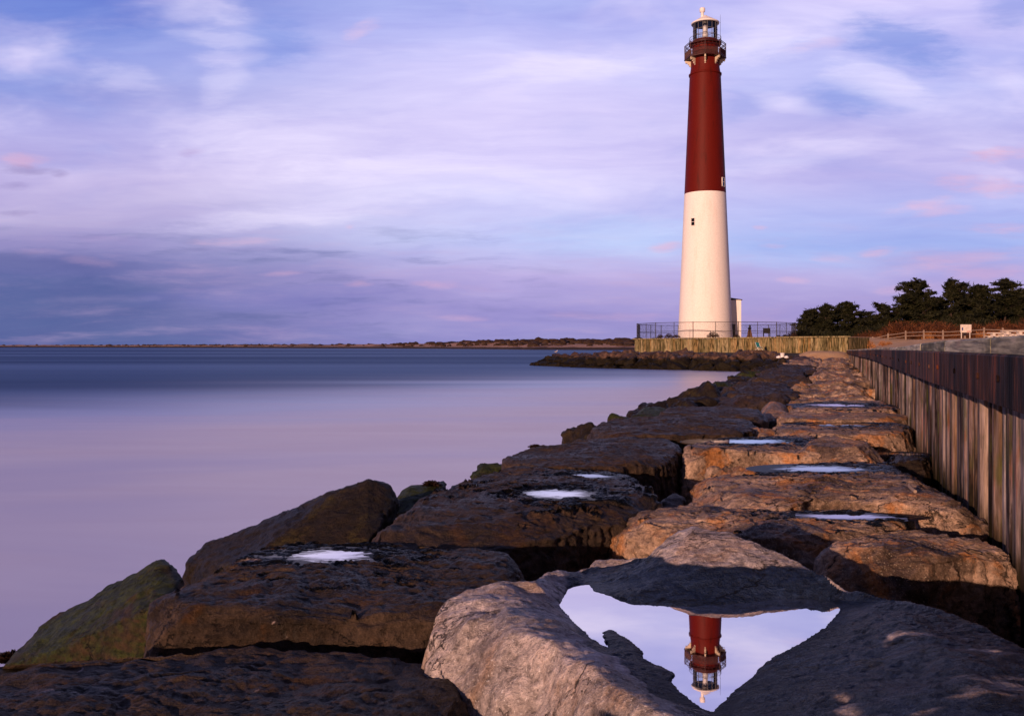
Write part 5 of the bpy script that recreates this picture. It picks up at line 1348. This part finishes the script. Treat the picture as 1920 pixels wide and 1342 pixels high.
for a in [(1516, 578, 150, 2, .2, 'low dark pine leaning at the left end of the tree line', N1, 1.0), (1548, 568, 149, 0, 1.1, 'bushy dark pine second from the left end of the tree line', N1, .9), (1590, 562, 152, 4, 2.0, 'pine with two separate tops left of the notch in the tree line', N1, 1.05),
          (1618, 596, 150, 2, 4.0, 'small pine in the notch of the tree line', N1, 1), (1655, 567, 146, 2, 3.0, 'rounded pine just right of the notch in the tree line', N1, 1.05), (1700, 546, 140, 4, 5.0, 'pointed pine in front of the tallest pine', N1, 1.15),
          (1735, 521, 138, 3, 3.4, 'tall flat-topped pine with branches reaching left, the tallest of the line', N1, 1.0), (1785, 521, 137, 1, .6, 'broad pine joined to the right of the tallest pine', N1, .95), (1838, 530, 133, 4, 2.2, 'pine with a pointed top, third from the right picture edge', N1, 1.1), (1885, 522, 130, 0, 4.2, 'tall full pine near the right picture edge', N1, 1.05), (1925, 534, 128, 1, 1.5, 'pine cut by the right picture edge', N1, 1.0), (1990, 528, 127, 3, 2.5, 'first spreading pine beyond the right picture edge', N1, 1.0), (2060, 540, 125, 0, .5, 'second pine beyond the right picture edge', N1, 1.1),
          (1530, 584, 154, 0, 1.7, 'dark low pine behind the left end of the tree line', N1, 1.5), (1568, 574, 155, 1, 3.7, 'dark pine behind the second one from the left end', N1, 1.3), (1606, 580, 156, 3, .3, 'dark spreading pine behind the two-topped pine', N1, 1.2), (1640, 592, 152, 1, 5.1, 'dark low pine at the right side of the notch', N1, 1.3), (1720, 560, 146, 0, 2.4, 'dark pine behind the pointed pine', N1, 1.4), (1810, 548, 142, 3, 4.4, 'dark spreading pine behind the broad right-hand pine', N1, 1.2), (1905, 548, 138, 2, .1, 'dark pine behind the full pine near the right edge', N1, 1.4),
          (1760, 556, 144, 2, 2.8, 'dark pine filling the gap behind the tallest trees', N1, 1.3), (1860, 560, 141, 2, .9, 'dark pine standing behind the pointed third pine', N1, 1.3), (1680, 585, 150, 2, 1.9, 'low pine behind the rounded pine right of the notch', N1, 1.3)]:
    pine(*a)
def bush_mesh(name, r, h, seed, mat, n=520, w=.035, upright=.5):
    nr = np.random.RandomState(seed)
    a = nr.uniform(0, 6.283, n); q = np.sqrt(nr.uniform(0, 1, n)); x, y_ = np.cos(a) * q * r, np.sin(a) * q * r
    zt = h * (1 - .65 * q ** 2) * nr.uniform(.15, 1.0, n)
    c = np.column_stack([x, y_, zt * .85]); dv = nr.normal(size=(n, 3)) * .6; dv[:, 2] = np.abs(dv[:, 2]) + upright; dv += np.column_stack([x, y_, 0 * x]) / r * .7
    dv /= np.linalg.norm(dv, axis=1)[:, None]; sd = np.cross(dv, nr.normal(size=(n, 3))); sd /= np.linalg.norm(sd, axis=1)[:, None]
    L_ = nr.uniform(.2, .55, n)[:, None] * h * .5
    v = np.stack([c - sd * w, c + sd * w, c + dv * L_], 1).reshape(-1, 3); v[:, 2] = np.maximum(v[:, 2], 0)
    b = MB(); rs = random.Random(seed)
    for k in range(14):
        an = rs.uniform(0, 6.283); e = Vector((math.cos(an) * r * rs.uniform(.3, .8), math.sin(an) * r * rs.uniform(.3, .8), h * rs.uniform(.5, .95)))
        b.tube([(0, 0, 0), e * .5 + Vector((0, 0, .1 * h)), e], [.03, .02, .008], 4, cap=False)
    bv = np.array(b.v); bt = []
    for f in b.f: bt += [(f[0], f[1], f[2]), (f[0], f[2], f[3])]
    t = np.vstack([np.arange(n * 3).reshape(-1, 3), np.array(bt) + n * 3])
    return np_mesh(name, np.vstack([v, bv]), tris=t, mats=[mat], smooth=False)
BM_ = [bush_mesh('bush', 1.3, 1.9, 50 + k, M['scrub'], 700) for k in range(4)]
rb = random.Random(2)
def bush(px, d, s, lab, me=None, name='bush', cat='bush', grp='russet bushes behind the rail fence', zoff=0.0, zabs=None, y=640):
    p = P(px, y, d); g = ground_at(p[0], p[1]) - .05 if zabs is None else zabs
    o = link(bpy.data.objects.new(name, me or rb.choice(BM_))); o.location = (p[0], p[1], g + zoff); o.rotation_euler = (0, 0, rb.uniform(0, 6.28)); o.scale = (s, s, s * rb.uniform(.85, 1.15))
    return tag(o, lab, cat, grp)
k = 0
for px in np.arange(1560, 1935, 9):
    d = np.interp(px, [1560, 1650, 1900], [134, 130, 116]) + rb.uniform(-3, 4)
    bush(px + rb.uniform(-4, 4), d, rb.uniform(.75, 1.35) * np.interp(px, [1560, 1700, 1920], [.9, 1.15, 1.1]), 'russet bare bush in the thicket between the rail fence and the pines')
GM = [bush_mesh('grass_tuft', .55, .75, 80 + k, M['drygrass'], 420, w=.016, upright=1.6) for k in range(3)]
for px, d, s in [(1520, 130, 1.3), (1535, 131, 1.4), (1550, 132, 1.3), (1562, 131, 1.2), (1606, 122, 1.1), (1640, 128, 1.5), (1655, 127, 1.4), (1672, 126, 1.5), (1690, 126, 1.6), (1705, 125, 1.5), (1720, 124, 1.5), (1740, 122, 1.4), (1840, 112, 1.5), (1855, 111, 1.6), (1870, 110, 1.5), (1890, 110, 1.5), (1910, 108, 1.5)]:
    bush(px, d, s, 'tuft of orange dry grass at the edge of the bushes', rb.choice(GM), 'grass_tuft', 'grass tuft', 'orange dry grass tufts by the bushes')
for px, d, s, lab in [(1628, 103, 1.5, 'tall orange grass tuft alone on the sand behind the wall end'), (1655, 104, 1.0, 'low orange grass tuft right of the tall one on the sand'), (1666, 106, .8, 'small orange grass tuft near the start of the rail fence')]:
    bush(px, d, s, lab, rb.choice(GM), 'grass_tuft', 'grass tuft', 'grass tufts on the open sand')
SB = bush_mesh('bush', .7, .8, 91, M['farscrub'], 420, w=.03)
for px, d, s, lab in [(1337, 127, 1.2, 'dark low shrub inside the fence, before the white tower foot'), (1254, 128, .9, 'dark low shrub inside the fence, left of the tower'), (1238, 131, .7, 'dark small shrub near the left end of the fence'), (1268, 128, .8, 'dark small shrub just left of the tower foot'), (1381, 129, .7, 'dark small shrub before the annex'), (1484, 132, 1.3, 'dark twiggy shrub at the right end of the fence'), (1472, 131, .8, 'dark low shrub second from the right end of the fence'), (1460, 131, .6, 'small dark shrub right of the information board')]:
    bush(px, d, s, lab, SB, 'bush', 'bush', 'dark shrubs inside the chain-link fence', zabs=TZ - .15)

UB = [bush_mesh('bush', 1.5, 2.4, 120 + k, M['needle'], 1500, w=.07) for k in range(3)]
for px in list(np.arange(1506, 1640, 13)) + list(np.arange(1640, 1935, 14)):
    d = float(np.interp(px, [1500, 1640, 1925], [144, 140, 126])) + rb.uniform(-2, 3)
    bush(px + rb.uniform(-4, 4), d, rb.uniform(.9, 1.5), 'dark evergreen shrub in the understory below the pines', rb.choice(UB), 'evergreen_shrub', 'shrub', 'dark evergreen shrubs below the pines')
